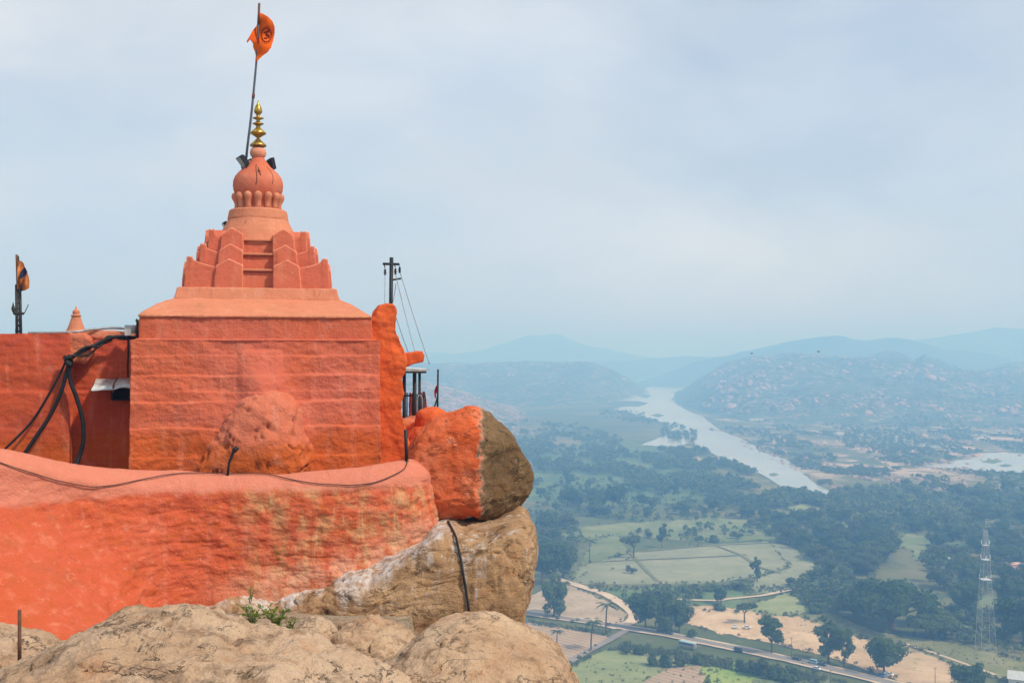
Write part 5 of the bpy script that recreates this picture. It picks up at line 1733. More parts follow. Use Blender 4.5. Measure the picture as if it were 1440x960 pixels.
def crown_mesh(name, seed, mat, rx, zc, rz, lobes, nq, size, flat=0.0):
    rs = np.random.default_rng(seed)
    cs_, rr_ = [], []
    for k in range(lobes):
        d = rs.normal(size=3)
        d /= np.linalg.norm(d)
        q = d * rs.uniform(0.35, 0.95) * np.array([rx, rx, rz])
        if flat:
            q[2] = abs(q[2]) * (1 - flat * 0.5) * (1 - (np.hypot(q[0], q[1]) / rx) ** 2 * 0.6) - rz * 0.2
        cs_.append(q)
        rr_.append(rs.uniform(0.20, 0.46) * rx * (0.75 if flat else 1))
    cs_, rr_ = np.array(cs_), np.array(rr_)
    w = rr_ ** 2
    idx = rs.choice(lobes, nq, p=w / w.sum())
    d = rs.normal(size=(nq, 3))
    d[:, 2] += 0.25
    d /= np.linalg.norm(d, axis=1)[:, None]
    rad = rr_[idx] * np.where(rs.uniform(0, 1, nq) < 0.22, rs.uniform(0.9, 1.32, nq), rs.uniform(0.5, 1.04, nq) ** 0.6)
    sq = np.array([1, 1, 0.62 if flat else 0.85])
    C = cs_[idx] + d * rad[:, None] * sq + np.array([0, 0, zc])
    Nn = d + 0.38 * rs.normal(size=(nq, 3)) + np.array([0, 0, 0.2])
    Nn /= np.linalg.norm(Nn, axis=1)[:, None]
    S = size * rs.uniform(0.6, 1.3, nq)
    return mesh_from_quads(name, quads_mesh(name, C, Nn, S, rs), mat), cs_ + np.array([0, 0, zc])


def trunk_mb(seed, zt, r0, tips, ntips=6):
    rs = np.random.default_rng(seed)
    mb = MB()
    lean = rs.normal(size=2) * 0.03 * zt
    fork = np.array([lean[0], lean[1], zt])
    mb.tube(bez([(0, 0, -0.3), (lean[0] * 0.3, lean[1] * 0.3, zt * 0.5), fork], 6), np.linspace(r0 * 1.25, r0 * 0.75, 6), 8)
    for q in tips[rs.permutation(len(tips))[:ntips]]:
        mid = (fork + q) / 2 + rs.normal(size=3) * 0.06 * zt
        mb.tube(bez([fork - np.array([0, 0, 0.15]), mid, q], 5), np.linspace(r0 * 0.55, r0 * 0.15, 5), 6)
    return mb


PARK = (0, 0, 0)
PROTO = {}


def make_tree(kind, name, seed, mat, height, rx, zc, rz, lobes, nq, size, trunk_z, r0, flat=0.0, ntips=7):
    root = thing(name, name.replace("_", " "), "tree", PARK, built_in_world=False)
    cm, tips = crown_mesh("crown", seed, mat, rx, zc, rz, lobes, nq, size, flat)
    obj("crown", cm, None, root, smooth=False, fix=False)
    obj("trunk", trunk_mb(seed + 1, trunk_z, r0, tips, ntips), M_BARK, root)
    root["h"] = height
    PROTO.setdefault(kind, []).append([root, False])


for s in range(3):
    make_tree("round", "broadleaf_tree", 200 + s, [M_LEAFM, M_LEAFD, M_LEAFM][s], 10.0, 4.6, 5.6, 4.2, 20, 3200, 0.40, 2.6, 0.27)
for s in range(2):
    make_tree("tall", "tall_tree", 220 + s, M_LEAFM, 12.0, 3.6, 6.9, 5.0, 19, 2800, 0.40, 3.4, 0.26)
for s in range(2):
    make_tree("rain", "spreading_tree", 240 + s, [M_LEAFD, M_LEAFM][s], 10.0, 7.6, 4.6, 5.6, 44, 7600, 0.42, 2.4, 0.5, 0.45, 10)
for s in range(2):
    make_tree("bush", "bush", 260 + s, [M_LEAFM, M_LEAFO][s], 4.0, 2.3, 1.7, 1.7, 10, 1100, 0.26, 0.9, 0.1, 0, 5)
make_tree("umbrella", "umbrella_tree", 270, M_LEAFO, 7.0, 3.8, 5.3, 1.7, 14, 1300, 0.32, 3.2, 0.22, 0.5)
for s in range(2):
    make_tree("olive", "broadleaf_tree", 280 + s, M_LEAFO, 9.0, 4.4, 5.0, 3.9, 18, 2300, 0.42, 2.3, 0.22)


def make_palm(seed):
    rs = np.random.default_rng(seed)
    root = thing("palm_tree", "palm tree", "palm tree", PARK, built_in_world=False)
    h = 10.0
    tp = np.array([rs.normal() * 0.4, rs.normal() * 0.4, h * 0.80])
    obj("trunk", MB().tube(bez([(0, 0, -0.3), (tp[0] * 0.2, tp[1] * 0.2, h * 0.4), tp], 10), np.linspace(0.26, 0.15, 10), 8), M_BARK, root)
    mb = MB()
    for k in range(17):
        a = 2 * math.pi * k / 17 + rs.normal() * 0.15
        up = rs.uniform(-0.35, 0.95)
        ln = rs.uniform(2.8, 3.7)
        d = np.array([math.cos(a), math.sin(a), 0])
        prev = None
        for j in range(15):
            t = j / 14
            p = tp + d * ln * t * (1 - 0.15 * t) + np.array([0, 0, up * ln * t * 0.75 - 1.9 * t * t * (1.0 if up > 0 else 0.5)])
            s_ = np.cross(d, [0, 0, 1.0])
            if prev is not None and j > 1:
                for sg in (-1, 1):
                    w = 0.95 * math.sin(math.pi * (0.12 + 0.86 * t)) ** 0.6
                    e = p + s_ * sg * w * 0.8 + d * 0.45 + np.array([0, 0, -0.35 * w])
                    f = d * 0.10
                    mb.raw([p - f, p + f, e + f * 0.4, e - f * 0.4], [(0, 1, 2, 3)])
            prev = p
    obj("crown", mb, M_LEAFP, root, smooth=False, fix=False)
    root["h"] = h + 0.6
    PROTO.setdefault("palm", []).append([root, False])


for s in range(3):
    make_palm(300 + s)
rt = np.random.default_rng(17)


def plant(kind, px, py, hpx, label, group=None, wide=1.0, which=None):
    g = G(px, py)
    pr = PROTO[kind]
    e = pr[rt.integers(len(pr))] if which is None else pr[which % len(pr)]
    s = hpx * g[1] / F / e[0]["h"]
    sc3 = (s * wide, s * wide, s)
    rz = rt.uniform(0, 6.28)
    if not e[1]:
        e[1] = True
        o = e[0]
        o.location = g
        o.rotation_euler = (0, 0, rz)
        o.scale = sc3
        o["label"] = label
        if group:
            o["group"] = group
        elif "group" in o:
            del o["group"]
    else:
        o = dup(e[0], g, rz, sc3, label, group)
        if not group and "group" in o:
            del o["group"]
    o["category"] = {"palm": "palm tree", "bush": "bush"}.get(kind, "tree")
    o["px"] = (px, py, hpx)
    return o


MANUAL = [
    ("round", 779, 867, 56, "round roadside tree just right of the half-painted boulder's foot", 0.85, 0),
    ("round", 762, 822, 62, "dark tree against the cliff edge, above the roadside tree", 1.0, 1),
    ("round", 792, 812, 52, "dark tree at the left corner of the stubble field", 0.95, 2),
    ("palm", 852, 890, 54, "tall palm inside the bend of the dirt track", 1.0, 0),
    ("palm", 831, 914, 54, "palm between the road and the ploughed field", 0.95, 1),
    ("palm", 783, 912, 34, "short palm in the ploughed field beside the domed boulder", 1.1, 2),
    ("palm", 829, 791, 42, "slender palm at the left edge of the stubble field", 0.9, 0),
    ("round", 908, 884, 52, "leftmost of the three dense trees shading the parked vehicles", 0.85, 1),
    ("round", 934, 889, 56, "middle one of the three dense trees shading the parked vehicles", 0.85, 0),
    ("round", 955, 889, 50, "rightmost of the three dense trees shading the parked vehicles", 0.75, 2),
    ("bush", 972, 896, 17, "round shrub on the road edge right of the three dense trees", 1.0, 0),
    ("umbrella", 1047, 876, 32, "flat-topped little tree behind the two white parked cars", 1.0, 0),
    ("tall", 1085, 919, 56, "leafy tree on the roadside in front of the bare lot", 1.1, 0),
    ("tall", 1165, 932, 66, "gappy tall tree left of its darker twin near the blue van", 1.05, 1),
    ("tall", 1187, 937, 56, "darker tall tree touching the gappy one near the blue van", 0.85, 0),
    ("round", 1243, 948, 58, "round tree over the blue car on the bare lot", 1.0, 2),
    ("rain", 1254, 884, 88, "huge spreading dark tree in the middle of the wood", 1.0, 0),
    ("rain", 1310, 896, 48, "smaller spreading tree in front of the huge dark one", 1.0, 1),
    ("rain", 1200, 868, 40, "low spreading tree left of the huge dark one", 1.0, 1),
    ("tall", 1065, 818, 36, "lone dark tree in the stubble field", 0.85, 1),
    ("umbrella", 891, 784, 34, "broad tree on the bund at the far side of the stubble field", 1.1, 0),
    ("tall", 931, 770, 32, "narrow dark tree beside the broad tree on the field bund", 0.75, 0),
    ("tall", 1166, 818, 40, "crooked dark tree at the corner of the right-hand field", 0.9, 1),
    ("round", 1014, 850, 26, "small round tree on the green strip below the stubble field", 0.9, 1),
    ("bush", 1012, 858, 16, "dark shrub at the foot of the small round tree", 1.2, 0),
    ("bush", 918, 936, 30, "pointed dark shrub on the grass bank below the road, left one", 0.6, 0),
    ("bush", 936, 938, 34, "pointed dark shrub on the grass bank below the road, right one", 0.6, 0),
    ("bush", 958, 938, 18, "low shrub beside the pointed shrubs below the road", 1.1, 1),
    ("bush", 980, 934, 24, "shrub in front of the long blue-roofed vehicle", 0.8, 0),
    ("bush", 880, 918, 16, "small bush on the bank at the canal path", 1.2, 1),
    ("bush", 898, 920, 20, "second bush from the canal path on the bank", 0.9, 0),
    ("bush", 1045, 944, 26, "leftmost dark bush of the roadside thicket", 1.0, 0),
    ("bush", 1066, 950, 30, "dense bush second from left in the roadside thicket", 1.1, 1),
    ("bush", 1090, 954, 30, "dense bush third from left in the roadside thicket", 1.0, 0),
    ("bush", 1112, 958, 30, "rightmost big bush of the roadside thicket", 1.1, 0),
    ("round", 1366, 975, 46, "dark round tree at the bottom right in front of the lattice mast", 1.2, 1),
    ("round", 1440, 905, 70, "dark tree at the right edge behind the lattice mast", 1.0, 1),
    ("tall", 1415, 860, 55, "dark tree beside the pink house", 1.0, 1),
    ("round", 1358, 865, 52, "dark tree immediately left of the lattice mast", 0.9, 2),
    ("bush", 960, 832, 12, "long low hedge clump below the stubble field, left end", 2.0, 0),
    ("bush", 1000, 830, 13, "hedge clump below the stubble field, middle", 2.0, 0),
    ("bush", 1038, 828, 12, "hedge clump below the stubble field, right end", 2.0, 1),
    ("bush", 887, 806, 12, "pale shrub on the bund inside the stubble field", 1.2, 1),
    ("bush", 1004, 762, 14, "shrub on the far edge of the stubble field", 1.2, 0),
    ("round", 798, 712, 30, "dark round tree left of the white farmhouse", 1.1, 1),
    ("round", 838, 716, 30, "dark round tree just right of the white farmhouse", 1.0, 0),
    ("round", 862, 714, 34, "second dark round tree right of the white farmhouse", 1.0, 1),
    ("palm", 1320, 820, 50, "palm standing among the trees left of the small clearing", 1.0, 1),
]
keep = []
for kd, px, py, hp, lab, wd, wh in MANUAL:
    plant(kd, px, py, hp, lab, None, wd, wh)
    keep.append((px, py))

CLEAR = [f[1] for f in FIELDS if f[0] == 'clearing'] + [f[1] for f in FIELDS if f[0] != 'clearing' and f[2] in (M_FTAN, M_DIRT, M_DIRTG, M_PLOUGH, M_SLOPE, M_FPALE)] + [FIELDS[2][1]] + [FIELDS[15][1], FIELDS[16][1]]


def inside(poly, x, y):
    c = False
    n = len(poly)
    for i in range(n):
        x1, y1 = poly[i]
        x2, y2 = poly[(i + 1) % n]
        if (y1 > y) != (y2 > y) and x < (x2 - x1) * (y - y1) / (y2 - y1) + x1:
            c = not c
    return c


WOODS = [
    # polygon, number, kinds with weights, height range in metres, phrase, minimum gap in pixels
    ([(1130, 800), (1150, 790), (1200, 800), (1220, 850), (1160, 866), (1108, 858), (1105, 838)], 26, [("bush", 6), ("round", 1)], (4, 8), "in the green thicket above the bare lot", 7),
    ([(1040, 735), (1120, 728), (1260, 745), (1262, 775), (1230, 810), (1170, 800), (1110, 772)], 46, [("round", 5), ("olive", 3), ("tall", 1)], (8, 14), "in the wood right of the stubble field", 8),
    ([(1100, 700), (1170, 705), (1440, 690), (1460, 740), (1270, 752), (1100, 735)], 50, [("round", 5), ("olive", 3), ("tall", 2), ("palm", 2)], (8, 15), "in the wood between the river bend and the yellow clearing", 8),
    ([(1290, 790), (1325, 752), (1460, 745), (1460, 850), (1340, 845), (1300, 800)], 46, [("round", 5), ("olive", 3), ("tall", 2)], (8, 14), "in the wood around the lattice mast's upper half", 9),
    ([(1300, 890), (1345, 850), (1440, 865), (1460, 925), (1380, 910), (1330, 905)], 16, [("bush", 3), ("olive", 2), ("round", 2)], (4, 9), "on the scrubby slope around the lattice mast's foot", 9),
    ([(742, 780), (742, 720), (800, 728), (820, 755), (800, 790)], 16, [("round", 4), ("olive", 2), ("palm", 1)], (7, 12), "beside the cliff left of the dry grass field", 9),
    ([(880, 745), (1080, 735), (1100, 752), (1000, 760), (880, 755)], 10, [("olive", 3), ("bush", 2)], (4, 7), "along the far hedge of the stubble field", 10),
    ([(745, 700), (800, 668), (900, 690), (1080, 700), (1100, 728), (900, 735), (760, 722)], 52, [("palm", 5), ("tall", 2), ("round", 3)], (9, 14), "in the palm grove beyond the dry grass field", 7),
    ([(870, 838), (960, 834), (1000, 838), (940, 858), (890, 856)], 8, [("bush", 3)], (2, 4), "on the green strip right of the dirt track", 8),
]
SPOT = {"bush": "bush", "round": "dense dark round-crowned tree", "olive": "pale olive-crowned tree", "tall": "tall narrow-crowned tree", "palm": "feathery palm", "rain": "spreading tree"}
for poly, n, kinds, hr, phrase, gap in WOODS:
    xs, ys = [p[0] for p in poly], [p[1] for p in poly]
    ks = [k for k, w in kinds for _ in range(w)]
    got, tries = 0, 0
    while got < n and tries < n * 60:
        tries += 1
        x, y = rt.uniform(min(xs), max(xs)), rt.uniform(min(ys), max(ys))
        if not inside(poly, x, y) or any(inside(c, x, y) for c in CLEAR):
            continue
        if any(abs(x - a) < gap and abs(y - b) < gap * 0.45 for a, b in keep):
            continue
        kd = ks[rt.integers(len(ks))]
        h = rt.uniform(*hr) * (0.5 if kd == "bush" and hr[1] > 8 else 1)
        D = H * F / (y - HY)
        w_ = " ".join([SPOT[kd], phrase])
        plant(kd, x, y, h * F / D, w_, ("bushes " if kd == "bush" else "palms " if kd == "palm" else "trees ") + phrase, 1.0 if kd == "palm" else rt.uniform(1.05, 1.5))
        keep.append((x, y))
        got += 1

# far woodland that reads as one mass
def woodland(pts, sizes, seed, per=34):
    rs = np.random.default_rng(seed)
    temps = []
    for k in range(8):
        d = rs.normal(size=(per, 3))
        d[:, 2] = np.abs(d[:, 2]) * 0.9 + 0.05
        d /= np.linalg.norm(d, axis=1)[:, None]
        C = d * rs.uniform(0.6, 1.0, (per, 1)) * np.array([0.46, 0.46, 0.62]) + np.array([0, 0, 0.32])
        Nn = d + 0.5 * rs.normal(size=d.shape)
        Nn /= np.linalg.norm(Nn, axis=1)[:, None]
        temps.append(quads_mesh("t", C, Nn, 0.17 * rs.uniform(0.6, 1.3, per), rs))
    out = []
    for p, s in zip(pts, sizes):
        t = temps[rs.integers(8)]
        a = rs.uniform(0, 6.28)
        c, s_ = math.cos(a), math.sin(a)
        q = t * np.array([s * rs.uniform(0.85, 1.4), s * rs.uniform(0.85, 1.4), s])
        q = np.stack([q[:, 0] * c - q[:, 1] * s_, q[:, 0] * s_ + q[:, 1] * c, q[:, 2]], 1)
        out.append(q + p)
    return mesh_from_quads("woodland", np.concatenate(out), None)


fill = np.random.default_rng(29)
P_, S_ = [], []
for (poly, n, *_rest), dens in zip(WOODS, (1.0, 1.0, 1.0, 0.75, 0.35, 0.8, 0.2, 0.5, 0.5)):
    xs, ys = [p[0] for p in poly], [p[1] for p in poly]
    area = (max(xs) - min(xs)) * (max(ys) - min(ys))
    for _ in range(int(area / 18 * dens)):
        x, y = fill.uniform(min(xs), max(xs)), fill.uniform(min(ys), max(ys))
        if inside(poly, x, y) and not any(inside(c, x, y) for c in CLEAR):
            if fbm(np.array([[x / 22, y / 11, 3.0]]), 2, seed=71)[0] > -0.35:
                P_.append((x, y))
                S_.append(fill.uniform(2.0, 6.5))
FILL_P, FILL_S = P_, S_
RIV = [(884, 533), (928, 533.5), (976, 547), (950, 555.5), (944, 561), (990, 587), (1014, 606), (1062, 627), (1104, 646), (1131, 668), (1180, 702), (1150, 701), (1106, 690), (1052, 661), (990, 634), (900, 628), (838, 565)]
RIV2 = [(1284, 657), (1340, 646), (1384, 636), (1500, 638), (1500, 668), (1392, 665)]
FAR = [
    ([(200, 600), (740, 600), (740, 700), (730, 830), (560, 820), (200, 780)], 1500, (5, 11), 0.08),
    ([(300, 840), (730, 875), (740, 1000), (300, 1000)], 350, (4, 9), 0.1),
    ([(742, 690), (742, 640), (780, 625), (900, 632), (985, 634), (1050, 662), (1106, 692), (1180, 704), (1180, 715), (1080, 715), (900, 700), (800, 668)], 1050, (6, 12), 0.02),
    ([(640, 640), (640, 600), (700, 590), (830, 600), (900, 630), (900, 640), (760, 650)], 520, (5, 10), 0.0),
    ([(1000, 640), (1020, 600), (1120, 598), (1500, 598), (1500, 700), (1180, 706), (1130, 662), (1062, 622)], 2300, (3, 7), 0.05),
    ([(1180, 690), (1500, 668), (1500, 745), (1270, 750), (1120, 735), (1100, 700)], 420, (6, 11), -0.2),
    ([(932, 596), (948, 596), (984, 610), (976, 622), (940, 622), (930, 612)], 90, (5, 9), -1),
    ([(870, 576), (905, 582), (930, 594), (915, 598), (860, 590), (830, 580)], 90, (5, 9), -1),
    ([(1070, 905), (1000, 940), (1120, 955), (1240, 985), (1140, 985), (1000, 955)], 0, (2, 3), 0),
]
rw = np.random.default_rng(23)
for i, (poly, n, hr, thr) in enumerate(FAR):
    xs, ys = [p[0] for p in poly], [p[1] for p in poly]
    P_, S_ = [], []
    tries = 0
    while len(P_) < n and tries < n * 40:
        tries += 1
        x, y = rw.uniform(min(xs), max(xs)), rw.uniform(min(ys), max(ys))
        if not inside(poly, x, y) or ((inside(RIV, x, y) or inside(RIV2, x, y)) and thr > -0.9):
            continue
        if any(inside(c, x, y) for c in CLEAR):
            continue
        g = G(x, y)
        if fbm(np.array([[g[0] / 55, g[1] / 140, i * 3.0]]), 3, seed=40 + i)[0] < thr:
            continue
        P_.append(g)
        S_.append(rw.uniform(*hr))
    if P_:
        stuff("woodland", woodland(P_, S_, 60 + i, 40), M_FOREST)
for k_, m__ in enumerate((M_FOREST, M_LEAFO, M_LEAFM)):
    stuff("woodland", woodland([G(*q) for q in FILL_P[k_::3]], FILL_S[k_::3], 57 + k_, 44), m__)
for i, (key, n, s0, s1, thr, hr) in enumerate((("right", 3000, 0.0, 0.95, -0.05, (4, 8)), ("left", 1200, 0.0, 1.0, -0.1, (5, 9)), ("left_near", 1400, 0.0, 0.9, -0.05, (3, 7)))):
    q = cloud_pts(key, n, s0, s1, 80 + i, thr)
    stuff("scrub", woodland(q, rw.uniform(*hr, len(q)), 90 + i, 18), M_FOREST)
# low hedge growth on the bank below the road
P_, S_ = [], []
for _ in range(420):
    t = rw.uniform(0, 1)
    x = 870 + t * 290
    y = 900 + t * 50 + rw.uniform(4, 16)
    if 1030 < x < 1050:
        continue
    P_.append(G(x, y))
    S_.append(rw.uniform(1.0, 3.2))
for _ in range(260):
    t = rw.uniform(0, 1)
    x = 840 + t * 260
    y = 828 + rw.uniform(-3, 5)
    P_.append(G(x, y))
    S_.append(rw.uniform(1.0, 2.6))
for _ in range(300):
    x, y = rw.uniform(1120, 1440), rw.uniform(0, 1)
    y = 866 + (x - 1120) * 0.17 + rw.uniform(-8, 22)
    P_.append(G(x, y))
    S_.append(rw.uniform(0.35, 1.0))
for _ in range(160):
    x, y = rw.uniform(742, 860), 0
    y = 866 + (x - 742) * 0.14 + rw.uniform(6, 12)
    P_.append(G(x, y))
    S_.append(rw.uniform(0.6, 1.6))
for _ in range(200):
    x, y = rw.uniform(820, 1160), rw.uniform(932, 975)
    P_.append(G(x, y))
    S_.append(rw.uniform(0.4, 1.3))
for fi, (nm_, poly, m__) in enumerate(FIELDS):
    for (xa, ya), (xb, yb) in zip(poly, poly[1:] + poly[:1]):
        ln = math.hypot(xb - xa, (yb - ya))
        for t in rw.uniform(0, 1, int(ln / 3.0)):
            x, y = xa + (xb - xa) * t + rw.normal() * 2, ya + (yb - ya) * t + rw.normal() * 0.9
            if y > 730 and fbm(np.array([[x / 14, y / 7, fi * 2.0]]), 2, seed=130)[0] > 0.02:
                P_.append(G(x, y))
                S_.append(rw.uniform(0.5, 2.6))
stuff("undergrowth", woodland(P_, S_, 99, 22), M_LEAFO)

# ------------------------------------------------------------------ vehicles
M_TYRE = plain("tyre_rubber", (0.02, 0.02, 0.02), 0.8)
M_WIN = plain("dark_car_glass", (0.02, 0.025, 0.03), 0.12, 0, 0.05, 1.0, 0.6)
M_CARW = plain("white_car_paint", (0.78, 0.78, 0.77), 0.3, 0, 0.04, 1.0, 0.5)
M_CARB = plain("blue_car_paint", (0.06, 0.16, 0.38), 0.3, 0, 0.04, 1.0, 0.5)
M_CARD = plain("dark_car_paint", (0.05, 0.055, 0.06), 0.3, 0, 0.04, 1.0, 0.5)
M_LBLUE = plain("pale_blue_sheet", (0.34, 0.52, 0.58), 0.5, 0, 0.1, 1.0, 0.3)
M_LAMP = plain("headlight_glass", (0.7, 0.7, 0.66), 0.2)


def wheels(root, xs, w, r):
    for x in xs:
        for s in (-1, 1):
            t = np.linspace(0, 2 * math.pi, 16, endpoint=False)
            prof = [(r * 0.55, -0.11), (r, -0.10), (r, 0.10), (r * 0.55, 0.11)]
            P_ = np.array([[[x + q * math.cos(a), s * w + d, r + q * math.sin(a)] for a in t] for q, d in prof])
            wh = obj("wheel", MB().grid(P_, close_v=True), M_TYRE, root)
            hub = np.array([[[x + q * math.cos(a), s * w + d, r + q * math.sin(a)] for a in t] for q, d in ((0.001, -0.07), (r * 0.56, -0.07), (r * 0.56, 0.07), (0.001, 0.07))])
            obj("rim", MB().grid(hub, close_v=True), M_STEEL, wh)


def car(label, px, py, yaw, paint, kind="car", group=None):
    g = G(px, py, 0.66)
    root = thing("parked_car", label, "car", tuple(g), group, built_in_world=False, rotz=yaw)
    if kind == "car":
        body = [(-2.05, 0.35), (-2.08, 0.75), (-1.95, 0.98), (-1.25, 1.02), (-0.7, 1.46), (0.75, 1.50), (1.35, 1.05), (1.95, 0.95), (2.05, 0.6), (2.02, 0.35)]
        glass = [(-1.10, 1.03), (-0.66, 1.41), (0.70, 1.45), (1.18, 1.05)]
        wb = (-1.28, 1.28)
        L_ = 2.0
    else:
        body = [(-2.2, 0.35), (-2.22, 1.2), (-2.1, 1.75), (-1.9, 1.85), (1.2, 1.85), (1.7, 1.25), (2.2, 1.05), (2.25, 0.6), (2.2, 0.35)]
        glass = [(-2.0, 1.18), (-1.92, 1.72), (1.12, 1.74), (1.52, 1.22)]
        wb = (-1.4, 1.4)
        L_ = 2.2
    b = obj("body", MB().prism(body, -0.84, 0.84, lambda x, d, z: (x, d * (0.88 if z > 1.2 else 1.0), z)), paint, root, smooth=False)
    bv = b.modifiers.new("soft", 'BEVEL')
    bv.width = 0.06
    bv.segments = 2
    for s in (-1, 1):
        obj("side_window", MB().prism(glass, s * 0.80, s * 0.86, lambda x, d, z: (x, d * (0.90 if z > 1.2 else 1.0), z)), M_WIN, root, smooth=False)
    if kind == "car":
        ws = [(0.77, 1.505, 1.33, 1.08), (-1.22, 1.06, -0.72, 1.465)]
    else:
        ws = [(1.22, 1.86, 1.69, 1.29), (-2.125, 1.70, -2.215, 1.25)]
    for (x0, z0, x1, z1) in ws:
        n_ = np.array([-(z1 - z0), x1 - x0])
        n_ = n_ / np.hypot(*n_)
        if n_[1] < 0 and kind == "car":
            n_ = -n_
        if kind != "car":
            n_ = np.array([abs(n_[0]) * np.sign(x0), abs(n_[1])])
        o_ = n_ * 0.015
        q = [(x0 + o_[0], z0 + o_[1]), (x1 + o_[0], z1 + o_[1]), (x1 - o_[0] * 2, z1 - o_[1] * 2), (x0 - o_[0] * 2, z0 - o_[1] * 2)]
        obj("windscreen", MB().prism(q, -0.68, 0.68, lambda x, d, z: (x, d, z)), M_WIN, root, smooth=False)
    for s in (-1, 1):
        obj("headlight", MB().box((L_ + 0.02, s * 0.6, 0.78), (0.08, 0.32, 0.16)), M_LAMP, root, smooth=False)
    wheels(root, wb, 0.78, 0.32)
    return root


def heading(px):
    i = int(np.argmin(np.abs(road_c[:, 0] / road_c[:, 1] * F + 720 - px)))
    d_ = road_c[min(i + 2, len(road_c) - 1)] - road_c[max(i - 2, 0)]
    return math.atan2(d_[1], d_[0])


car("left one of two white cars parked on the bare lot under a flat-topped tree", 1034, 882, R(70), M_CARW)
car("right one of two white cars parked on the bare lot under a flat-topped tree", 1050, 883, R(-20), M_CARW)
car("dark vehicle parked left under the three dense trees", 930, 889, heading(930), M_CARD, "van")
car("dark car parked right under the three dense trees", 941, 891, heading(941), M_CARD)
car("dark van driving on the road in front of the bare lot", 1039, 915, heading(1039), M_CARD, "van")
car("black car parked on the road edge right of the leafy roadside tree", 1120, 927, heading(1120), M_CARD)
car("light blue van parked behind a white car at the gappy tall tree", 1143, 932, heading(1143) + R(180), M_LBLUE, "van")
car("white car parked in front of the light blue van", 1148, 941, heading(1148), M_CARW)
car("grey car half hidden behind the white car by the gappy tall tree", 1156, 935, heading(1156), M_CARD)
car("dark blue car parked under the round tree at the lot's right end", 1239, 951, heading(1239), M_CARB)
car("white car beside the dark blue car under the round tree", 1250, 949, heading(1250), M_CARW)

# long stall-like bus with a pale blue roof
g = G(967, 910, 0.66)
bus = thing("bus", "long bus with a pale blue roof on the road behind the bank shrubs", "bus", tuple(g), None, False, heading(967))
b = obj("body", MB().prism([(-4.4, 0.5), (-4.45, 2.5), (4.3, 2.5), (4.45, 1.5), (4.4, 0.5)], -1.15, 1.15, lambda x, d, z: (x, d, z)), plain("bus_paint", (0.30, 0.27, 0.28), 0.5), bus, smooth=False)
obj("roof", MB().prism([(-4.5, 2.504), (-4.4, 2.78), (4.2, 2.78), (4.36, 2.504)], -1.22, 1.22, lambda x, d, z: (x, d, z)), M_LBLUE, bus, smooth=False)
for k in range(6):
    for s in (-1, 1):
        obj("window", MB().box((-3.6 + 1.3 * k, s * 1.15, 1.95), (1.05, 0.05, 0.75)), M_WIN, bus, smooth=False)
wheels(bus, (-2.8, 2.8), 1.0, 0.48)

g = G(855, 880, 0.66)
mo = thing("motorcycle", "motorcycle with a dark rider at the road junction below the tall palm", "motorcycle", tuple(g), None, False, heading(855))
for x in (-0.62, 0.62):
    t = np.linspace(0, 2 * math.pi, 18)
    obj("wheel", MB().tube([(x + 0.28 * math.cos(a), 0, 0.32 + 0.28 * math.sin(a)) for a in t], 0.05, 6, cap=False), M_TYRE, mo)
mb = MB().tube([(0.62, 0, 0.32), (0.38, 0, 0.95), (-0.1, 0, 0.72), (-0.62, 0, 0.34)], [0.04, 0.05, 0.12, 0.04], 6)
mb.tube([(0.36, -0.32, 1.02), (0.40, 0, 1.0), (0.36, 0.32, 1.02)], 0.02, 5)
mb.tube([(0.25, 0, 0.85), (0.0, 0, 0.9), (-0.15, 0, 0.80)], [0.08, 0.15, 0.08], 8)
mb.tube([(-0.1, 0, 0.35), (0.25, 0, 0.4)], 0.16, 8)
obj("frame", mb, M_CARD, mo)
obj("saddle", MB().tube([(-0.05, 0, 0.83), (-0.4, 0, 0.84), (-0.7, 0, 0.88)], [0.10, 0.13, 0.09], 8), M_BLACK, mo)

# rider: one continuous body
def skin_body(name, joints, edges, radii, mat, loc, rotz):
    me = bpy.data.meshes.new(name)
    me.from_pydata(joints, edges, [])
    o = bpy.data.objects.new(name, me)
    COL.objects.link(o)
    o.location = loc
    o.rotation_euler = (0, 0, rotz)
    s = o.modifiers.new("skin", 'SKIN')
    for i, r in enumerate(radii):
        me.skin_vertices[0].data[i].radius = (r, r)
    me.skin_vertices[0].data[0].use_root = True
    sb_ = o.modifiers.new("smooth", 'SUBSURF')
    sb_.levels = sb_.render_levels = 2
    me.materials.append(mat)
    return o


J = [(-0.30, 0, 0.98), (-0.26, 0, 1.22), (-0.18, 0, 1.42), (-0.15, 0, 1.52), (-0.12, 0, 1.66), (-0.18, 0.20, 1.40), (0.08, 0.30, 1.20), (0.33, 0.30, 1.05), (-0.18, -0.20, 1.40), (0.08, -0.30, 1.20), (0.33, -0.30, 1.05),
     (-0.28, 0.12, 0.95), (0.10, 0.22, 0.88), (-0.02, 0.22, 0.45), (0.10, 0.22, 0.42), (-0.28, -0.12, 0.95), (0.10, -0.22, 0.88), (-0.02, -0.22, 0.45), (0.10, -0.22, 0.42)]
E = [(0, 1), (1, 2), (2, 3), (3, 4), (2, 5), (5, 6), (6, 7), (2, 8), (8, 9), (9, 10), (0, 11), (11, 12), (12, 13), (13, 14), (0, 15), (15, 16), (16, 17), (17, 18)]
Rr = [0.15, 0.15, 0.15, 0.06, 0.11, 0.07, 0.05, 0.04, 0.07, 0.05, 0.04, 0.10, 0.075, 0.05, 0.045, 0.10, 0.075, 0.05, 0.045]
pe = skin_body("person", J, E, Rr, plain("dark_clothes", (0.05, 0.05, 0.06), 0.9), tuple(g), heading(855))
tag(pe, "person in dark clothes riding the motorcycle at the road junction", "person")

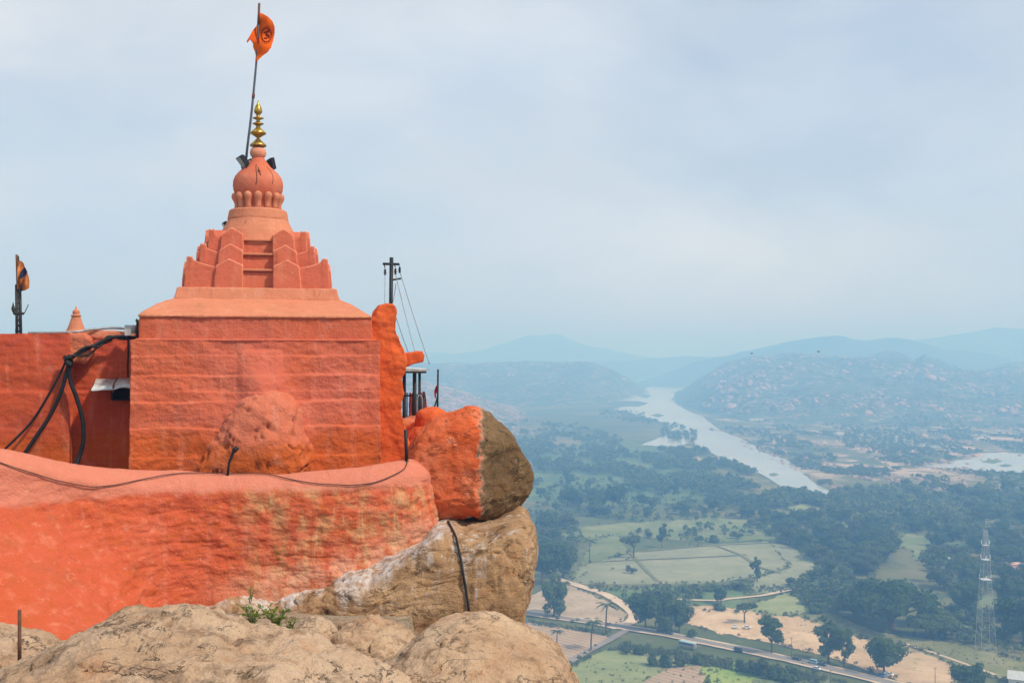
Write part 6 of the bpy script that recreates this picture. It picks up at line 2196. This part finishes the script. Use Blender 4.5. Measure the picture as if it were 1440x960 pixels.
# ------------------------------------------------------------------ lattice mast, poles, houses
M_MAST = plain("galvanised_steel", (0.42, 0.44, 0.45), 0.5, 0.2, 0.12)
mbase = G(1386, 930)
mast = thing("lattice_mast", "tall slender steel lattice telecom mast with white antennas at the right", "mast", tuple(mbase), None, False)
hm = 60.0
legs, braces = MB(), MB()
def mw(z):
    return 3.6 * (1 - z / hm) ** 0.9 * 0.88 + 0.55


for sx in (-1, 1):
    for sy in (-1, 1):
        zz2 = np.linspace(0, hm, 12)
        obj("leg", MB().tube([(sx * mw(z), sy * mw(z), z) for z in zz2], 0.085, 6), M_MAST, mast)
zs = [0]
while zs[-1] < hm - 2:
    zs.append(min(hm, zs[-1] + max(1.8, mw(zs[-1]) * 1.9)))
cor = [(-1, -1), (1, -1), (1, 1), (-1, 1)]
for za, zb in zip(zs[:-1], zs[1:]):
    for i in range(4):
        a, b = cor[i], cor[(i + 1) % 4]
        braces.tube([(a[0] * mw(za), a[1] * mw(za), za), (b[0] * mw(zb), b[1] * mw(zb), zb)], 0.032, 4)
        braces.tube([(b[0] * mw(za), b[1] * mw(za), za), (a[0] * mw(zb), a[1] * mw(zb), zb)], 0.032, 4)
        braces.tube([(a[0] * mw(zb), a[1] * mw(zb), zb), (b[0] * mw(zb), b[1] * mw(zb), zb)], 0.032, 4)
obj("bracing", braces, M_MAST, mast)
for z in (37.5, 46.5, 53.0):
    pf = MB().box((0, 0, z), (mw(z) * 2 + 0.6, mw(z) * 2 + 0.6, 0.10))
    obj("platform", pf, M_WHITE, mast, smooth=False)
    for i in range(3):
        a = 2.1 * i - 1.9
        r0 = mw(z) + 0.9
        mb = MB().box((r0 * math.cos(a), r0 * math.sin(a), z + 1.2), (0.28, 0.28, 1.7))
        obj("antenna", mb, M_WHITE, mast, smooth=False)
mb = MB().tube([(0, 0, hm), (0, 0, hm + 4)], 0.07, 5)
obj("lightning_rod", mb, M_MAST, mast)
for k, (px, py, hp, lab) in enumerate(((1315, 962, 24, "wooden utility pole on the right of the bare lot"), (1113, 925, 30, "wooden utility pole beside the leafy roadside tree"), (1168, 965, 24, "wooden utility pole at the near road edge by the parked cars"))):
    g = G(px, py)
    h = hp * g[1] / F
    t = thing("utility_pole", lab, "utility pole", tuple(g), "utility poles along the road", False)
    obj("pole", MB().tube([(0, 0, -0.3), (0, 0, h)], [0.16, 0.11], 8), M_WOOD, t)
    obj("cross_arm", MB().box((0, 0, h - 0.5), (1.5, 0.12, 0.12)), M_WOOD, t, smooth=False)


M_ROOFR = plain("red_tile_roof", (0.52, 0.24, 0.17), 0.85, 0, 0.15, 1.0, 0.1)
M_WALLW = plain("whitewashed_wall", (0.66, 0.63, 0.60), 0.85, 0, 0.1, 1.0, 0.1)
M_WALLP = plain("pink_wall", (0.72, 0.44, 0.36), 0.85, 0, 0.1, 1.0, 0.1)
M_ROOFG = plain("grey_sheet_roof", (0.52, 0.54, 0.53), 0.6, 0, 0.1, 1.0, 0.2)


def house(label, px, py, w, d_, h, wall, roof, yaw, gable=True):
    g = G(px, py)
    t = thing("house", label, "house", tuple(g), None, False, yaw)
    obj("wall", MB().box((0, 0, h / 2 - 0.05), (w, d_, h + 0.1)), wall, t, smooth=False)
    if gable:
        obj("roof", MB().prism([(-d_ / 2 - 0.5, h + 0.003), (0, h + d_ * 0.28), (d_ / 2 + 0.5, h + 0.003)], -w / 2 - 0.4, w / 2 + 0.4, lambda x, e, z: (e, x, z)), roof, t, smooth=False)
    else:
        obj("roof", MB().box((0, 0, h + 0.18), (w + 0.6, d_ + 0.6, 0.3)), roof, t, smooth=False)
    obj("door", MB().box((-w * 0.2, -d_ / 2, 1.0), (1.0, 0.08, 2.0)), M_WOOD, t, smooth=False)
    for k in (0.12, 0.34):
        obj("window", MB().box((w * k, -d_ / 2, 1.7), (1.1, 0.08, 1.1)), M_WIN, t, smooth=False)
    return t


house("small pink house with a red roof among dark trees at the right edge", 1428, 800, 9, 7, 3.6, M_WALLP, M_WALLP, R(10), False)
house("grey sheet-roofed shed in the bottom right corner", 1440, 962, 12, 9, 3.0, M_WALLW, M_ROOFG, R(-25))
house("white farmhouse between dark round trees beyond the dry grass field", 813, 704, 13, 8, 4.0, M_WALLW, M_WALLW, R(5), False)
house("tiny pale hut in the wood left of the lattice mast", 1331, 790, 6, 5, 2.6, M_WALLW, M_ROOFG, R(0), False)
house("white riverside house beyond the second arm of the river", 1378, 620, 16, 10, 5, M_WALLW, M_WALLW, R(0), False)
house("white house on the plain in front of the right-hand hill", 1180, 612, 14, 10, 5, M_WALLW, M_WALLW, R(12), False)
house("long pale building on the plain left of the white house", 1064, 592, 26, 10, 5, M_WALLW, M_WALLW, R(4), False)
house("white temple-like house on the crest of the left hill", 811, 512.6, 5, 5, 5, M_WALLW, M_WALLW, 0, False)
hh = bpy.data.objects[[o.name for o in COL.objects if o.get("label", "").startswith("white temple-like")][0]]
hh.location = (W(811, 509.5, 3990)[0], 3990, H - (510.5 - HY) / F * 3990 - 3)
hh.scale = (2.4, 2.4, 2.4)

# birds
def bird(label, px, py, D, span, bank):
    c = W(px, py, D)
    t = thing("bird", label, "bird", tuple(c), None, False, 0.4)
    mb = MB().tube([(0.0, -0.28, 0), (0, -0.12, 0.01), (0, 0.1, 0.01), (0, 0.22, 0.02), (0, 0.30, 0.015)], [0.02, 0.07, 0.09, 0.05, 0.012], 8)
    for s in (-1, 1):
        w = span / 2
        up = [(0.02 * s, 0.12, 0.03), (s * w * 0.5, 0.16, 0.03 + 0.16 * w), (s * w, 0.02, 0.02 + bank * w * 0.4), (s * w * 0.5, -0.06, 0.03 + 0.15 * w), (0.02 * s, -0.10, 0.02)]
        dn = [(x, y, z - 0.015) for x, y, z in up]
        mb.raw(up + dn, [(0, 1, 2, 3, 4), (9, 8, 7, 6, 5), (0, 5, 6, 1), (1, 6, 7, 2), (2, 7, 8, 3), (3, 8, 9, 4)])
    obj("body", mb, M_BLACK, t, smooth=False)


bird("dark bird gliding left of the mountain peak", 1057, 497, 190, 0.9, 0.2)
bird("dark bird with raised wings below the mountain peak", 1151, 494.5, 190, 0.8, 0.9)

# ------------------------------------------------------------------ haze
hz = N("valley_haze")
pv = hz.node("ShaderNodeVolumePrincipled")
pv.inputs["Color"].default_value = (0.25, 0.55, 1.0, 1)
pv.inputs["Absorption Color"].default_value = (0.70, 0.70, 1.0, 1)
pv.inputs["Density"].default_value = 6.0e-4
pv.inputs["Anisotropy"].default_value = 0.0
hz.t.links.new(pv.outputs[0], hz.out.inputs["Volume"])
try:
    hz.m.volume_sampling = 'DISTANCE'
except Exception:
    pass
try:
    hz.m.cycles.homogeneous_volume = True
    hz.m.cycles.volume_sampling = 'MULTIPLE_IMPORTANCE'
except Exception:
    pass
hb = struct("haze", MB().box((0, 16500, 156), (38000, 36000, 320.0)), hz.m, kind="stuff")

# prototypes that found no place
for kd in PROTO.values():
    for root, used in kd:
        if not used:
            for ch in list(root.children):
                bpy.data.objects.remove(ch)
            bpy.data.objects.remove(root)
for o in COL.objects:
    for key in ("world_built", "h", "px"):
        if key in o and o.type == 'EMPTY':
            del o[key]
